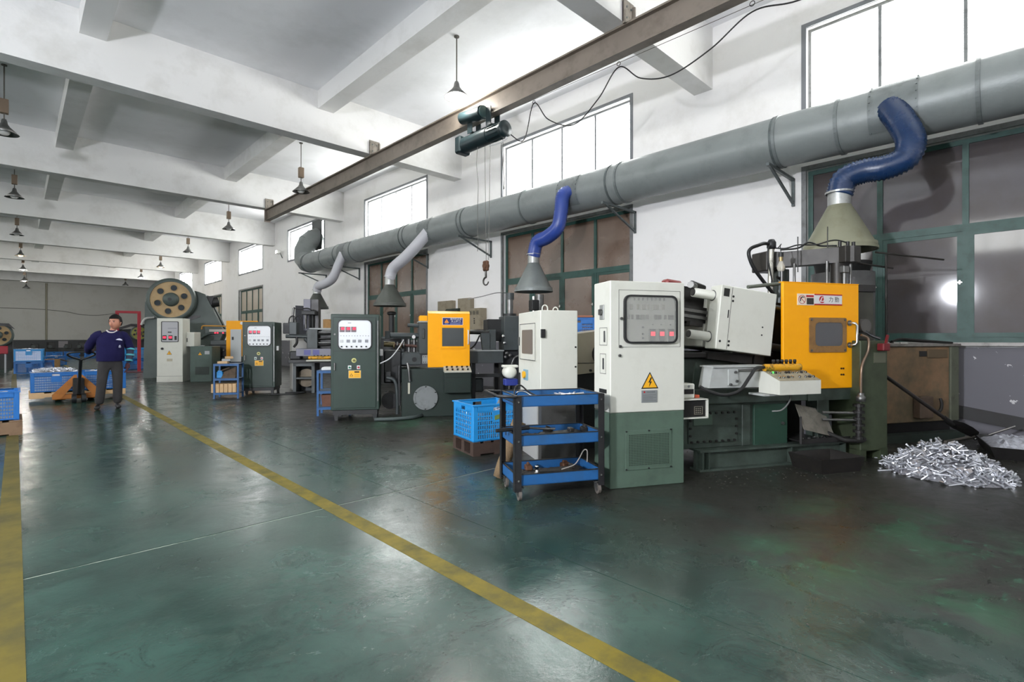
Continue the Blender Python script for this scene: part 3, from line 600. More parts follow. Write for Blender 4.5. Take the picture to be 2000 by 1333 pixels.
stuff(mb.build('shelf_swarf', STEEL, dm))
MB().box(2.63, 2.86, .40, .55, .24, .47, .004).build('grey_guard', mat('grey_guard_paint', (98, 98, 104), .5), dm)
hy = MB(); hy.cyl((2.95, .16, .22), (2.95, .16, .62), .028, n=12); hy.build('hydraulic_block', BLK2, dm)
for i in range(6): MB().lathe([(.02, -.012), (.055, -.012), (.055, .012), (.02, .012)], (2.95, .16, .26+i*.068), 14, False).build('valve_collar', BLK2, dm)
for z in (.52, .445): MB().cyl((2.62, .30, z), (2.94, .17, z), .014, n=8).build('hydraulic_pipe', STEEL, dm)
MB().tube([(2.68, .30, .30), (2.80, .2, .235), (2.96, .14, .232), (3.02, .16, .24)], .026, 10).build('drain_pipe', BLK2, dm)
MB().lathe([(.03, .0), (.045, .0), (.045, .05), (.03, .06), (.03, .09)], (2.99, .17, .64), 12).build('valve_head', STEEL, dm)
MB().tube(spline([(2.99, .17, .70), (2.99, .165, .95), (3.02, .17, 1.05), (3.09, .17, 1.18), (3.09, .17, 1.30), (3.03, .2, 1.34)]), .013, 8).build('oil_line', mat('copper_oil_line', (130, 112, 96), .35, .7), dm)
# column on the right
mb = MB(); mb.box(3.02, 3.40, .20, .62, .10, 1.28, .008).box(3.30, 3.40, .20, .62, 0, .12).box(3.02, 3.10, .20, .62, 0, .12); mb.build('column', OLIVE, dm)
MB().box(3.12, 3.45, .40, .95, 1.28, 1.87, .008).build('upper_column', mat('dark_oily_paint', (58, 58, 48), .42, dirt=.7, dirt_rgb=(38, 37, 32), scale=5), dm)
MB().box(3.14, 3.46, .38, .97, 1.82, 1.90, .006).build('column_cap', BLK2, dm)
MB().cyl((3.22, .30, 1.44), (3.22, .37, 1.44), .075, n=24).build('round_knob', mat('knob_grey', (92, 90, 86), .45, .3), dm)
MB().tube(spline([(3.22, .31, 1.38), (3.26, .26, 1.33), (3.30, .2, 1.30)]), .016, 8).build('knob_cable', BLACK, dm)
rv = MB().box(3.24, 3.34, .12, .20, 1.17, 1.25, .01).build('red_valve', mat('red_valve_paint', (112, 26, 32), .45, dirt=.5, dirt_rgb=(70, 24, 26), scale=14), dm)
MB().bar((3.32, .16, 1.24), (3.35, .16, 1.34), .02, .02).build('valve_lever', MATS['red_valve_paint'], rv)
MB().box(3.20, 3.36, .19, .20, 1.04, 1.15).build('tag_plate', mat('dull_tag', (90, 92, 76), .5), dm)
# ---- orange sliding door
od = MB().box(2.112, 3.118, .30, .335, .77, 1.884, .006).build('orange_door', ORANGE, dm, 'orange sliding safety door')
MB().box(2.112, 3.118, .30, .36, 1.884, 1.892).build('door_lip', ORANGE, od)
wf_ = MB().frame(rrect(2.442, 2.935, 1.155, 1.523, .015, 2), rrect(2.515, 2.887, 1.222, 1.472, .045, 2), .288, .300).build('window_surround', mat('rusty_brass_frame', (150, 112, 64), .5, .2, dirt=.7, dirt_rgb=(96, 78, 60), scale=9), od)
MB().prism(rrect(2.51, 2.892, 1.217, 1.477, .045, 2), .294, .298).build('window_pane', mat('dull_grey_pane', (88, 88, 90), .35), od)
bolts('frame_screws', [(x, z) for x in (2.465, 2.912) for z in (1.178, 1.50)], .012, .280, .288, STEEL, wf_)
hd = MB().tube([(2.985, .30, 1.468), (2.985, .262, 1.468), (3.0, .24, 1.462), (3.012, .232, 1.44), (3.012, .232, 1.26), (3.0, .24, 1.238), (2.985, .262, 1.232), (2.985, .30, 1.232)], .014, 10).build('door_handle', CHROME, od)
for z in (1.468, 1.232): MB().cyl((2.985, .290, z), (2.985, .30, z), .030, n=16).build('handle_rose', STEEL, hd)
for i, x in enumerate((2.872, 2.902)):
    for z in (.916, .981): MB().cyl((x, .294, z), (x, .301, z), .010, n=10).build('door_screw', mat('dark_brown_screw', (60, 36, 20), .5), od)
# brand plate and caution label
bp_ = MB().box(2.506, 2.878, .294, .300, 1.655, 1.772).build('brand_plate', WHITEP, od, 'white brand plate with red edges')
MB().box(2.506, 2.878, .2925, .294, 1.759, 1.772).build('red_edge', REDP, bp_); MB().box(2.506, 2.878, .2925, .294, 1.655, 1.668).build('red_edge', REDP, bp_)
lg = MB().prism(circ(2.610, 1.7135, .038, 28, .038), .2925, .294).build('round_emblem', REDP, bp_)
MB().prism([(2.580, 1.700), (2.596, 1.700), (2.616, 1.742), (2.608, 1.742)], .2915, .2925).build('emblem_stroke', WHITEP, lg)
MB().prism([(2.580, 1.690), (2.655, 1.690), (2.655, 1.700), (2.578, 1.700)], .2915, .2925).build('emblem_stroke', WHITEP, lg)
MB().prism([(2.616, 1.742), (2.640, 1.744), (2.648, 1.720), (2.640, 1.690), (2.618, 1.690), (2.632, 1.715), (2.626, 1.734)], .2912, .2925).build('emblem_stroke', WHITEP, lg)
text_mesh('brand_lettering', '力 勁', .062, mat('grey_lettering', (78, 84, 86), .5), bp_, (2.768, .293, 1.712))
cl = MB().box(2.289, 2.506, .295, .300, 1.651, 1.770).build('caution_label', mat('cream_label', (238, 226, 206), .5), od, 'prohibition label beside the brand plate')
pr = MB().frame(circ(2.348, 1.710, .046, 24), circ(2.348, 1.710, .041, 24), .2935, .295).build('prohibition_ring', REDP, cl)
MB().prism([(2.316, 1.739), (2.320, 1.743), (2.380, 1.683), (2.376, 1.679)], .2932, .2945).build('prohibition_bar', REDP, pr)
MB().prism([(2.322, 1.690), (2.332, 1.690), (2.334, 1.715), (2.352, 1.732), (2.378, 1.728), (2.374, 1.736), (2.346, 1.742), (2.324, 1.720)], .2936, .295).build('hand_symbol', INK, pr)
MB().box(2.402, 2.500, .2935, .295, 1.735, 1.757).build('red_header', REDP, cl); MB().box(2.408, 2.498, .292, .295, 1.660, 1.726).build('dark_sticker', mat('dark_sticker', (52, 48, 42), .5), cl)
# ---- tilted clamping end (leans down towards the furnace)
TILT = Matrix.Translation(Vector((1.66, 0, 1.48))) @ Matrix.Rotation(math.radians(7.0), 4, 'Y') @ Matrix.Translation(Vector((-1.66, 0, -1.48)))
def tb(mb, name, m, parent=dm): return mb.tf(TILT).build(name, m, parent)
hx0, hx1, hz0, hz1 = 1.33, 2.0, 1.16, 1.80
pb = tb(MB().box(hx0, hx1, .30, .47, hz0, hz1, .006), 'platen_cover', CREAM)
tb(MB().box(1.455, 1.459, .2985, .30, hz0+.01, hz1-.01), 'cover_seam', mat('seam_shadow_gap', (60, 60, 56), .8), pb)
for x, z in ((1.475, 1.70), (1.475, 1.655), (1.475, 1.25), (1.475, 1.21), (1.37, 1.24), (1.86, 1.44), (1.86, 1.36)): tb(MB().cyl((x, .297, z), (x, .301, z), .012 if x < 1.8 else .008, n=12), 'bolt_hole', INK, pb)
tb(MB().box(1.36, 1.425, .297, .30, 1.69, 1.77), 'inspection_opening', mat('dark_opening', (34, 34, 30), .7), pb); tb(MB().box(1.43, 1.44, .297, .30, 1.48, 1.56), 'slot', INK, pb)
tb(MB().box(1.36, 1.98, .56, 1.28, 1.18, 1.74, .01), 'moving_platen', CREAM)
tb(MB().box(1.02, 1.10, .62, 1.25, 1.16, 1.40, .006), 'rear_plate', CREAM)
for y in (.43, 1.10):
    for z in (1.70, 1.28):
        t_ = tb(MB().lathe([(.035, 1.10), (.047, 1.10), (.047, 1.52)], (0, y, z), 18, True, 'x'), 'tie_bar_sleeve', CREAM); tb(MB().cyl((1.09, y, z), (1.12, y, z), .036, n=16), 'tie_bar', BLK2, t_)
        tb(MB().lathe([(.047, 1.325), (.056, 1.325), (.056, 1.335)], (0, y, z), 18, True, 'x'), 'sleeve_collar', STEEL, t_)
for z in (1.53, 1.47): tb(MB().box(.80, 1.36, .52, .60, z-.016, z+.016), 'guide_rail', STEEL)
tb(MB().box(.80, 1.36, .54, .70, 1.42, 1.58), 'toggle_arm', BLK2); tb(MB().box(.82, 1.36, .60, .72, 1.62, 1.66), 'upper_link', BLK2)
tb(MB().box(1.10, 1.36, .60, .95, 1.40, 1.78), 'toggle_block', BLK2)
tb(MB().box(1.15, 1.30, .50, .56, 1.375, 1.42), 'rail_clamp', BLK2)
tb(MB().cyl((1.04, .40, 1.765), (1.13, .46, 1.765), .035, n=8), 'hex_nut', STEEL); tb(MB().cyl((1.12, .5, 1.80), (1.35, .62, 1.80), .03, n=10), 'link_pin', BLK2)
tb(MB().box(1.02, 1.22, .80, .92, 1.80, 1.87, .02), 'red_grease_block', mat('faded_red_paint', (132, 48, 44), .5, dirt=.5, dirt_rgb=(80, 44, 42), scale=14))
tb(MB().box(1.98, 2.10, .50, 1.3, 1.02, 1.84), 'die_half', BLK2); tb(MB().box(2.10, 3.10, .62, 1.35, .82, 1.78), 'fixed_platen', BLK2)
for z in (1.70, 1.28): tb(MB().cyl((1.95, .56, z), (2.4, .56, z), .04, n=14), 'tie_bar', STEEL)
tb(MB().box(1.40, 1.95, .50, .60, 1.06, 1.14), 'clamp_foot', BLK2)
# ---- superstructure over the furnace side
GBLK = mat('greasy_brown_black', (48, 45, 41), .4, .2, dirt=.6, dirt_rgb=(34, 32, 30), scale=7)
mb = MB(); mb.bar((3.13, .36, 2.225), (2.62, 1.02, 2.225), .16, .17); mb.build('cross_beam', GBLK, dm)
MB().box(2.98, 3.20, .34, .56, 2.135, 2.315, .006).build('beam_head', GBLK, dm)
MB().box(2.50, 2.78, .95, 1.2, 2.10, 2.33, .01).build('beam_tail', GBLK, dm)
for x, y in ((2.99, .42), (3.08, .40), (3.16, .40)): MB().cyl((x, y, 2.31), (x, y, 2.37), .020, n=6).build('head_nut', BLK2, dm)
for x, y in ((2.90, .50), (3.14, .42), (2.70, .75), (2.62, .85)): MB().cyl((x, y, 1.75), (x, y, 2.16), .015, n=10).build('guide_rod', STEEL, dm)
MB().cyl((3.03, .48, 1.80), (3.03, .48, 2.15), .075, n=18).build('shot_cylinder', GBLK, dm); MB().box(2.98, 3.06, .36, .42, 2.02, 2.10, .008).build('rod_clevis', STEEL, dm); MB().cyl((3.02, .39, 1.80), (3.02, .39, 2.03), .02, n=10).build('clevis_rod', STEEL, dm)
MB().cyl((2.74, 1.0, 1.40), (2.74, 1.0, 2.12), .095, n=24).build('accumulator', mat('dark_green_accumulator', (52, 64, 58), .35, .0, dirt=.4, dirt_rgb=(40, 44, 40), scale=6), dm)
MB().cyl((2.50, .9, 1.55), (2.52, .9, 2.38), .032, n=14).build('chrome_post', mat('bright_steel_post', (170, 168, 160), .22, .9, dirt=.3, scale=9), dm)
MB().lathe([(.0, .07), (.03, .065), (.05, .03), (.05, -.03), (.035, -.05)], (2.52, .9, 2.39), 14).build('post_cap', BLACK, dm)
MB().tube(spline([(2.50, .9, 2.40), (2.40, .88, 2.40), (2.30, .86, 2.37), (2.20, .86, 2.33), (2.16, .85, 2.26), (2.22, .85, 2.12), (2.34, .85, 1.98), (2.50, .85, 1.82)]), .020, 8).build('hydraulic_hose', BLACK, dm)
MB().tube(spline([(2.52, .88, 2.40), (2.44, .86, 2.34), (2.43, .85, 2.20), (2.47, .85, 2.02), (2.49, .85, 1.9)]), .009, 6).build('thin_hose', BLACK, dm)
MB().tube(spline([(2.75, 1.0, 1.98), (2.66, .9, 1.99), (2.58, .88, 2.02)]), .016, 6).build('link_hose', BLACK, dm)
MB().tube(spline([(2.52, .9, 2.36), (2.62, .8, 2.34), (2.72, .72, 2.37), (2.85, .6, 2.36), (3.0, .5, 2.40), (3.2, .5, 2.38)]), .008, 6).build('wiring', BLACK, dm)
MB().tube(spline([(2.55, .8, 2.32), (2.70, .7, 2.33), (2.80, .65, 2.39), (2.92, .6, 2.35), (3.04, .5, 2.34)]), .010, 6).build('wiring', BLACK, dm)
MB().cyl((1.95, .62, 1.86), (2.42, .62, 1.915), .02, n=10).build('grey_rod', mat('grey_green_rod', (96, 102, 92), .45), dm)
for x, y, z0, z1 in ((2.66, .66, 2.05, 2.45), (2.93, .52, 2.3, 2.55)): MB().cyl((x, y, z0), (x, y, z1), .006, n=6).build('thin_spindle', BLK2, dm)
# ---- swing arm with operator panel
SWG = mat('cream_arm_paint', (176, 179, 176), .4, dirt=.35, dirt_rgb=(140, 136, 122), scale=6)
mb = MB(); mb.prism([(1.04, .84), (1.70, .835), (1.70, 1.025), (1.08, 1.03)], .06, .22); mb.build('swing_arm', SWG, dm)
MB().box(1.07, 1.70, .04, .24, 1.03, 1.045).build('arm_top', SWG, dm); MB().cyl((1.35, .05, 1.0), (1.70, .05, 1.0), .012, n=8).build('arm_rod', STEEL, dm)
ab = MB().box(1.24, 1.35, .045, .06, .86, 1.01, .003).build('arm_plate', SWG, dm); bolts('arm_bolts', [(1.315, .985), (1.33, .90), (1.26, .87)], .014, .03, .046, STEEL, ab)
cbx = MB().add([(1.595, -.2, .786), (2.065, -.2, .786), (2.065, .06, .786), (1.595, .06, .786), (1.595, -.2, .912), (2.065, -.2, .912), (2.065, .0, .99), (1.595, .0, .99), (1.595, .06, .99), (2.065, .06, .99)], [(0, 1, 5, 4), (4, 5, 6, 7), (7, 6, 9, 8), (8, 9, 2, 3), (3, 2, 1, 0), (0, 4, 7, 8, 3), (1, 2, 9, 6, 5)]).build('operator_panel', CREAM, dm, 'cream operator panel with rows of buttons')
MB().add([(1.597, -.198, .914), (2.063, -.198, .914), (2.063, .0, .992), (1.597, .0, .992), (1.597, -.1985, .918), (2.063, -.1985, .918), (2.063, -.001, .996), (1.597, -.001, .996)], [(3, 2, 1, 0), (4, 5, 6, 7), (0, 1, 5, 4), (2, 3, 7, 6), (1, 2, 6, 5), (3, 0, 4, 7)]).build('panel_face', mat('greasy_panel_face', (150, 142, 118), .45, dirt=.6, dirt_rgb=(104, 98, 82), scale=14), cbx)
nrm = Vector((0, -.078, .2)).normalized(); bt0 = None
for row, (fy, xs) in enumerate(((-.055, (1.63, 1.68, 1.73, 1.80, 1.835, 1.88, 1.93, 1.98, 2.03)), (-.145, (1.64, 1.69, 1.74, 1.785, 1.87, 1.94, 1.985, 2.03)))):
    for x in xs:
        c = Vector((x, fy, .912+(fy+.2)*.39+.004)); q = MB().cyl(c, c+nrm*.018, .014, .011, n=10).build('button', CHROME if (int(x*100) % 3) else BLACK, cbx)
MB().cyl((1.655, -.05, .975), (1.655, -.052, .99), .008, n=8).build('green_pilot', mat('green_led', (40, 160, 60), .4, emit=(70, 255, 90), estr=3), cbx)
gd = MB().cyl((1.605, .0, 1.025), (2.02, .0, 1.025), .035, n=14).build('yellow_guard_tube', mat('worn_yellow_tube', (214, 156, 24), .45, dirt=.8, dirt_rgb=(70, 60, 40), scale=18, dlo=.5, dhi=.62), cbx)
for x in (1.71, 1.76, 1.81, 1.86, 1.91, 1.96): MB().lathe([(.012, 0), (.012, .02), (.016, .02), (.014, .045), (.0, .047)], (x, 0, 1.055), 10).build('knob', BLACK, gd)
MB().box(1.53, 2.02, -.08, .12, .765, .782).build('panel_shelf', SWG, dm)
MB().tube(spline([(1.60, .0, 1.03), (1.50, -.01, 1.02), (1.42, -.02, .94), (1.30, -.03, .82), (1.15, .0, .78), (1.0, .03, .82), (.93, .05, .86)]), .016, 8).build('panel_cable', mat('black_rubber', (30, 30, 30), .5), dm)
MB().tube(spline([(1.95, .05, .77), (1.9, .0, .70), (1.80, -.01, .62), (1.74, .05, .60)]), .007, 6).build('loose_wire', mat('grey_wire', (130, 130, 128), .5), dm)
# ---- bare bulb hanging by the post
bl = thing('bare_bulb', 'bare unlit glass light bulb hanging above the orange door', 'bulb', w1(2.37, .6, 2.20), RZ1)
MB().lathe([(.0, -.16), (.03, -.155), (.042, -.125), (.040, -.10), (.02, -.055), (.016, -.03)], (0, 0, 0), 16).build('glass_envelope', mat('bulb_glass', (225, 220, 205), .08, alpha=.45), bl)
MB().cyl((0, 0, -.045), (0, 0, 0), .02, n=12).build('screw_cap', mat('brass_cap', (160, 140, 100), .4, .7), bl); MB().cyl((0, 0, 0), (0, 0, .05), .026, n=12).build('socket', BLACK, bl)
MB().tube(spline([(0, 0, .05), (.01, .02, .12), (.08, .08, .16), (.15, .2, .14)]), .005, 6).build('flex', BLACK, bl)
# ---- holding furnace under the hood
FURN = mat('rust_stained_steel', (140, 112, 84), .6, .1, dirt=.85, dirt_rgb=(88, 84, 66), scale=1.8, dlo=.4, dhi=.62)
fu = thing('holding_furnace', 'rust-stained steel holding furnace box under the olive fume hood', 'furnace', O1, RZ1)
MB().box(3.95, 5.40, .92, 1.30, .22, 1.20, .008).build('furnace_body', FURN, fu)
MB().box(5.40, 5.55, .90, 1.30, .22, 1.20, .006).build('corner_post', mat('grey_green_corner', (96, 100, 84), .5, dirt=.5, scale=5), fu)
MB().box(3.9, 5.5, .98, 1.28, .05, .22).build('plinth', BLK2, fu); MB().box(3.9, 5.5, .80, .96, 0, .09).build('foot_beam', mat('dark_green_skid', (44, 54, 48), .5, dirt=.6, dirt_rgb=(28, 30, 28), scale=5), fu)
MB().box(3.92, 5.56, .88, 1.32, 1.20, 1.235, .004).build('top_plate', mat('ash_grey_top', (126, 122, 116), .7, dirt=.7, dirt_rgb=(70, 66, 60), scale=9), fu)
MB().box(5.0, 5.35, .905, .92, 1.05, 1.16, .003).build('maker_plate', mat('dull_maker_plate', (112, 96, 74), .5, .3), fu)
MB().box(4.86, 4.98, .905, .92, 1.07, 1.14, .003).build('maker_plate', BLK2, fu)
bf = MB().box(4.75, 4.98, .82, .92, .28, .56, .01).build('burner_box', mat('burner_brown', (92, 76, 62), .5, dirt=.6, scale=8), fu)
MB().tube(spline([(4.98, .86, .36), (5.1, .84, .36), (5.16, .85, .44), (5.18, .88, .52)]), .018, 8).build('burner_pipe', BLK2, bf)
MB().cyl((4.05, 1.32, 1.235), (4.05, 1.32, 2.16), .36, n=36).build('pot_drum', mat('drum_grey', (104, 104, 104), .55, .2, dirt=.5, dirt_rgb=(76, 76, 76), scale=4), fu)
MB().cyl((4.05, 1.32, 2.16), (4.05, 1.32, 2.30), .30, .33, n=36).build('pot_mouth', mat('sooty_black', (24, 24, 24), .8), fu)
for x0, y0, z0, x1, y1, z1 in ((4.1, .9, 2.38, 5.0, .72, 2.30), (3.5, .9, 2.26, 4.45, .95, 2.2)): MB().cyl((x0, y0, z0), (x1, y1, z1), .012, n=8).build('ladle_rod', GBLK, fu)
MB().cyl((4.30, .92, 1.235), (4.30, .92, 2.36), .012, n=8).build('rod_stand', GBLK, fu)
tg = thing('tongs', 'dark metal tongs lying across the furnace top', 'tool', w1(4.5, 1.0, 1.236), RZ1)
MB().tube(spline([(.0, 0, .03), (.18, .02, .06), (.35, -.02, .05), (.9, -.1, .01)]), .014, 8).build('tong_arm', BLK2, tg); MB().tube(spline([(.05, .06, .02), (.2, .05, .05), (.4, .0, .03), (1.0, -.05, .01)]), .014, 8).build('tong_arm', BLK2, tg)
for i in range(7):
    q = MB().prism([(0, 0), (.07, .01), (.1, .06), (.03, .08), (-.02, .04)], 0, .02, 'xy').build('dross_flake', mat('pale_dross', (190, 188, 182), .6, .2)); q.location = w1(4.0+i*.13+random.random()*.05, .93+random.random()*.12, 1.236); q.rotation_euler = (0, 0, random.random()*6); tag(q, 'pale flake of dross on the furnace top', 'dross', 'dross flakes on the furnace top')
# ---- drip tray
dt = thing('drip_tray', 'black oily drip tray on the floor below the orange door', 'tray', w1(2.13, -.145, 0), RZ1)
def pan(mb, w, d, h, fl, t=.008):
    A = [(fl, fl), (w-fl, fl), (w-fl, d-fl), (fl, d-fl)]; B = [(0, 0), (w, 0), (w, d), (0, d)]; C = [(t, t), (w-t, t), (w-t, d-t), (t, d-t)]; E_ = [(fl+t, fl+t), (w-fl-t, fl+t), (w-fl-t, d-fl-t), (fl+t, d-fl-t)]
    vs = [(x, y, 0) for x, y in A]+[(x, y, h) for x, y in B]+[(x, y, h) for x, y in C]+[(x, y, t) for x, y in E_]
    fs = [(3, 2, 1, 0), (12, 13, 14, 15)]
    for k in (0, 4, 8):
        for i in range(4): j = (i+1) % 4; fs.append((k+i, k+j, k+4+j, k+4+i))
    return mb.add(vs, fs)
pan(MB(), .54, .40, .145, .03).build('tray_body', mat('black_greasy_tray', (44, 42, 40), .28, .3, dirt=.5, dirt_rgb=(60, 56, 50), scale=12), dt)
MB().box(.045, .495, .045, .355, .009, .04).build('oil', mat('dark_oil', (14, 13, 12), .08), dt)
# ---- pile of cast aluminium offcuts
ALU = mat('bright_cast_aluminium', (214, 216, 222), .32, .75, dirt=.3, dirt_rgb=(150, 150, 156), scale=30)
pcx, pcy = 6.45, .66; pa = math.radians(75)
def mound(u, v): return max(0.0, .27*(1-(u*u+v*v)**.8))
core = MB(); n = 26; rows = []
for i in range(n+1):
    for j in range(n+1):
        u, v = -1+2*i/n, -1+2*j/n; r_ = math.hypot(u, v); 
        if r_ > 1: u, v = u/r_, v/r_
        x = u*.50; y = v*.44; rows.append((pcx+x*math.cos(pa)-y*math.sin(pa), pcy+x*math.sin(pa)+y*math.cos(pa), mound(u, v)*.80+.002+random.uniform(0, .018)*(r_ < .97)))
core.add(rows, [(i*(n+1)+j, (i+1)*(n+1)+j, (i+1)*(n+1)+j+1, i*(n+1)+j+1) for i in range(n) for j in range(n)])
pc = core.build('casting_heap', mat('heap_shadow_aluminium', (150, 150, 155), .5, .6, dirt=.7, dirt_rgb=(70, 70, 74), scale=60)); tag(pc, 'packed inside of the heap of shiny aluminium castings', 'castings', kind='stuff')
a1 = MB().cyl((-.06, 0, 0), (.06, 0, 0), .0075, n=8).cyl((.045, 0, 0), (.06, 0, 0), .011, n=8).build('aluminium_casting', ALU)
a2 = MB().bar((-.055, 0, 0), (.045, 0, 0), .014, .010).bar((.035, 0, 0), (.055, .05, .0), .012, .009).build('aluminium_casting', ALU)
a3 = MB().prism([(-.035, -.02), (.03, -.028), (.045, .01), (.0, .035), (-.03, .02)], -.004, .004, 'xy').cyl((0, 0, 0), (0, 0, .03), .01, n=8).build('aluminium_casting', ALU)
protos = [a1, a2, a3, a1]; cnt = 0
def put(proto, first, loc, rot, name, label, cat, group):
    o = proto if first else proto.copy()
    if not first: COL.objects.link(o)
    o.location = loc; o.rotation_euler = rot; tag(o, label, cat, group); return o
used = set()
for k in range(285):
    r_ = math.sqrt(random.random())*1.0; a = random.random()*2*PI; u, v = r_*math.cos(a), r_*math.sin(a)
    if k > 262: u *= 1.3; v *= 1.25
    x, y = u*.50, v*.44; z = mound(u, v)+random.uniform(.008, .03); p = protos[k % 4]
    put(p, p.name not in used, (pcx+x*math.cos(pa)-y*math.sin(pa), pcy+x*math.sin(pa)+y*math.cos(pa), z), (random.uniform(-.6, .6), random.uniform(-.85, .85), random.random()*6.3), '', 'shiny aluminium casting in the loose heap on the floor', 'casting', 'castings heaped on the floor'); used.add(p.name)
mb = MB()
for k in range(520):      # the rest of the heap
    r_ = math.sqrt(random.random())*1.02; a = random.random()*2*PI; u, v = r_*math.cos(a), r_*math.sin(a); x, y = u*.50, v*.44
    c = Vector((pcx+x*math.cos(pa)-y*math.sin(pa), pcy+x*math.sin(pa)+y*math.cos(pa), mound(u, v)*.93+random.uniform(.004, .02))); h_ = random.random()*6.3; d = Vector((math.cos(h_), math.sin(h_), random.uniform(-.7, .7))).normalized()*random.uniform(.03, .06)
    if c.z-abs(d.z) < .004: d.z *= .1
    mb.bar(c-d, c+d, .013, .011)
tag(mb.build('casting_heap', ALU), 'remaining loose castings mixed through the heap on the floor', 'castings', kind='stuff')
# ---- shovel leaning on the machine
sv = thing('shovel', 'black steel shovel with long handle leaning against the machine column', 'shovel')
hp0, hp1 = Vector(w1(3.46, .45, 1.0)), Vector((8.05, .78, .30))
MB().cyl(hp0, hp1, .021, n=10).build('handle', mat('dark_handle', (40, 36, 34), .45), sv)
dd = (hp1-hp0).normalized(); sd = dd.cross(Vector((0, 0, 1))).normalized(); up_ = sd.cross(dd)
mb = MB(); L_ = .40; pts = []; rows_ = [(0, .03), (.05, .11), (.15, .145), (.28, .14), (.36, .09), (.40, .02)]
for s_, w_ in rows_:
    for q in (-1, -.5, 0, .5, 1): pts.append(hp1+dd*s_+sd*(w_*q)+up_*(.03*q*q))
fs = [(i*5+j, i*5+j+1, i*5+j+6, i*5+j+5) for i in range(5) for j in range(4)]; top = [p+up_*.004 for p in pts]; mb.add(pts, fs, True); mb.add(top, fs, True); mb.cyl(hp1-dd*.12, hp1+dd*.05, .027, n=10); mb.build('blade', BLK2, sv)
# ---- dross pan and slanted dark strip on the right
dp = thing('dross_pan', 'low black pan heaped with pale dross at the right edge', 'pan', (7.72, -.28, 0), 12)
pan(MB(), .95, .70, .13, .05).build('pan_body', BLK2, dp)
mb = MB(); n = 22; rows = []
for i in range(n+1):
    for j in range(n+1):
        x, y = .05+.85*i/n, .05+.6*j/n; e = min(i, n-i, j, n-j)/4; rows.append((x, y, .09+min(1, e)*(.05+.05*random.random())))
mb.add(rows, [(i*(n+1)+j, (i+1)*(n+1)+j, (i+1)*(n+1)+j+1, i*(n+1)+j+1) for i in range(n) for j in range(n)]); stuff(mb.build('dross_heap', mat('pale_dross_heap', (186, 188, 196), .5, .4, dirt=.6, dirt_rgb=(110, 110, 114), scale=24), dp))
bd = MB().bar((WX-.03, 1.0, .335), (WX-.03, -1.0, -.01+.02), .02, .17, up=(0, 0, 1)).build('slanted_strip', mat('dark_strip', (50, 50, 50), .6, dirt=.4, scale=6)); tag(bd, 'long dark strip set aslant against the grey dado by the furnace', 'board')  # dark strip sloping along the foot of the wall
rb = MB().cyl((8.55, .60, .05), (8.85, .25, .22), .013, n=8).build('metal_rod', CHROME); tag(rb, 'short shiny metal rod sticking up beside the shovel blade', 'rod')
rb2 = MB().cyl((8.3, .85, .02), (9.1, .62, .02), .018, n=8).build('metal_pipe', mat('dull_pipe', (110, 104, 96), .5, .4)); tag(rb2, 'dull metal pipe lying on the floor near the dross pan', 'pipe')
# ---- scattered swarf on the floor around the machine
mb = MB()
for k in range(300):
    t = random.random()
    if t < .45: x, y = random.uniform(7.0, 9.2), random.uniform(-.6, 1.2)
    elif t < .8: p = w1(random.uniform(.75, 3.0), random.uniform(-.25, .22), 0); x, y = p[0], p[1]
    else: x, y = random.uniform(2.2, 8.5), random.uniform(-1, 3)
    a = random.random()*6.3; s_ = random.uniform(.002, .007); mb.bar((x, y, .003), (x+s_*2*math.cos(a), y+s_*2*math.sin(a), .003), s_, .004)
sw = mb.build('floor_swarf', mat('swarf_bits', (78, 76, 70), .5, .3, dirt=.6, scale=40)); tag(sw, 'metal swarf and crumbs scattered on the floor by the machine', 'swarf', kind='stuff')
# ================================================================== TOOL TROLLEY
ct = thing('tool_trolley', 'blue three-tier tool trolley with black posts beside the cream control cabinet', 'trolley', O1, RZ1)
TBLUE = mat('blue_trolley_paint', (36, 92, 148), .4, dirt=.5, dirt_rgb=(50, 78, 102), scale=5); TBLK = mat('black_trolley_post', (32, 32, 34), .42, dirt=.3, dirt_rgb=(52, 50, 48), scale=10)
def tray(z0, z1, m):
    mb = MB(); x0, x1, y0, y1 = -.87, -.12, -.085, .365; t = .006
    mb.box(x0, x1, y0, y1, z0, z0+t).box(x0, x1, y0, y0+t, z0, z1).box(x0, x1, y1-t, y1, z0, z1).box(x0, x0+t, y0, y1, z0, z1).box(x1-t, x1, y0, y1, z0, z1)
    return mb
for z0, z1 in ((.752, .838), (.437, .522), (.12, .207)):
    o = tray(z0, z1, None).build('tray', TBLUE, ct)
    mb = MB(); x0, x1, y0, y1 = -.87, -.12, -.085, .365
    mb.frame([(x0-.004, y0-.004), (x1+.004, y0-.004), (x1+.004, y1+.004), (x0-.004, y1+.004)], [(x0+.012, y0+.012), (x1-.012, y0+.012), (x1-.012, y1-.012), (x0+.012, y1-.012)], z1, z1+.006, 'xy'); mb.build('tray_rim', TBLK, o)
    if z0 < .7: MB().box(x0+.02, x1-.02, y0+.02, y1-.02, z0+.006, z0+.010).build('tray_mat', mat('grimy_liner', (60, 56, 50), .7, dirt=.6, scale=12), o)
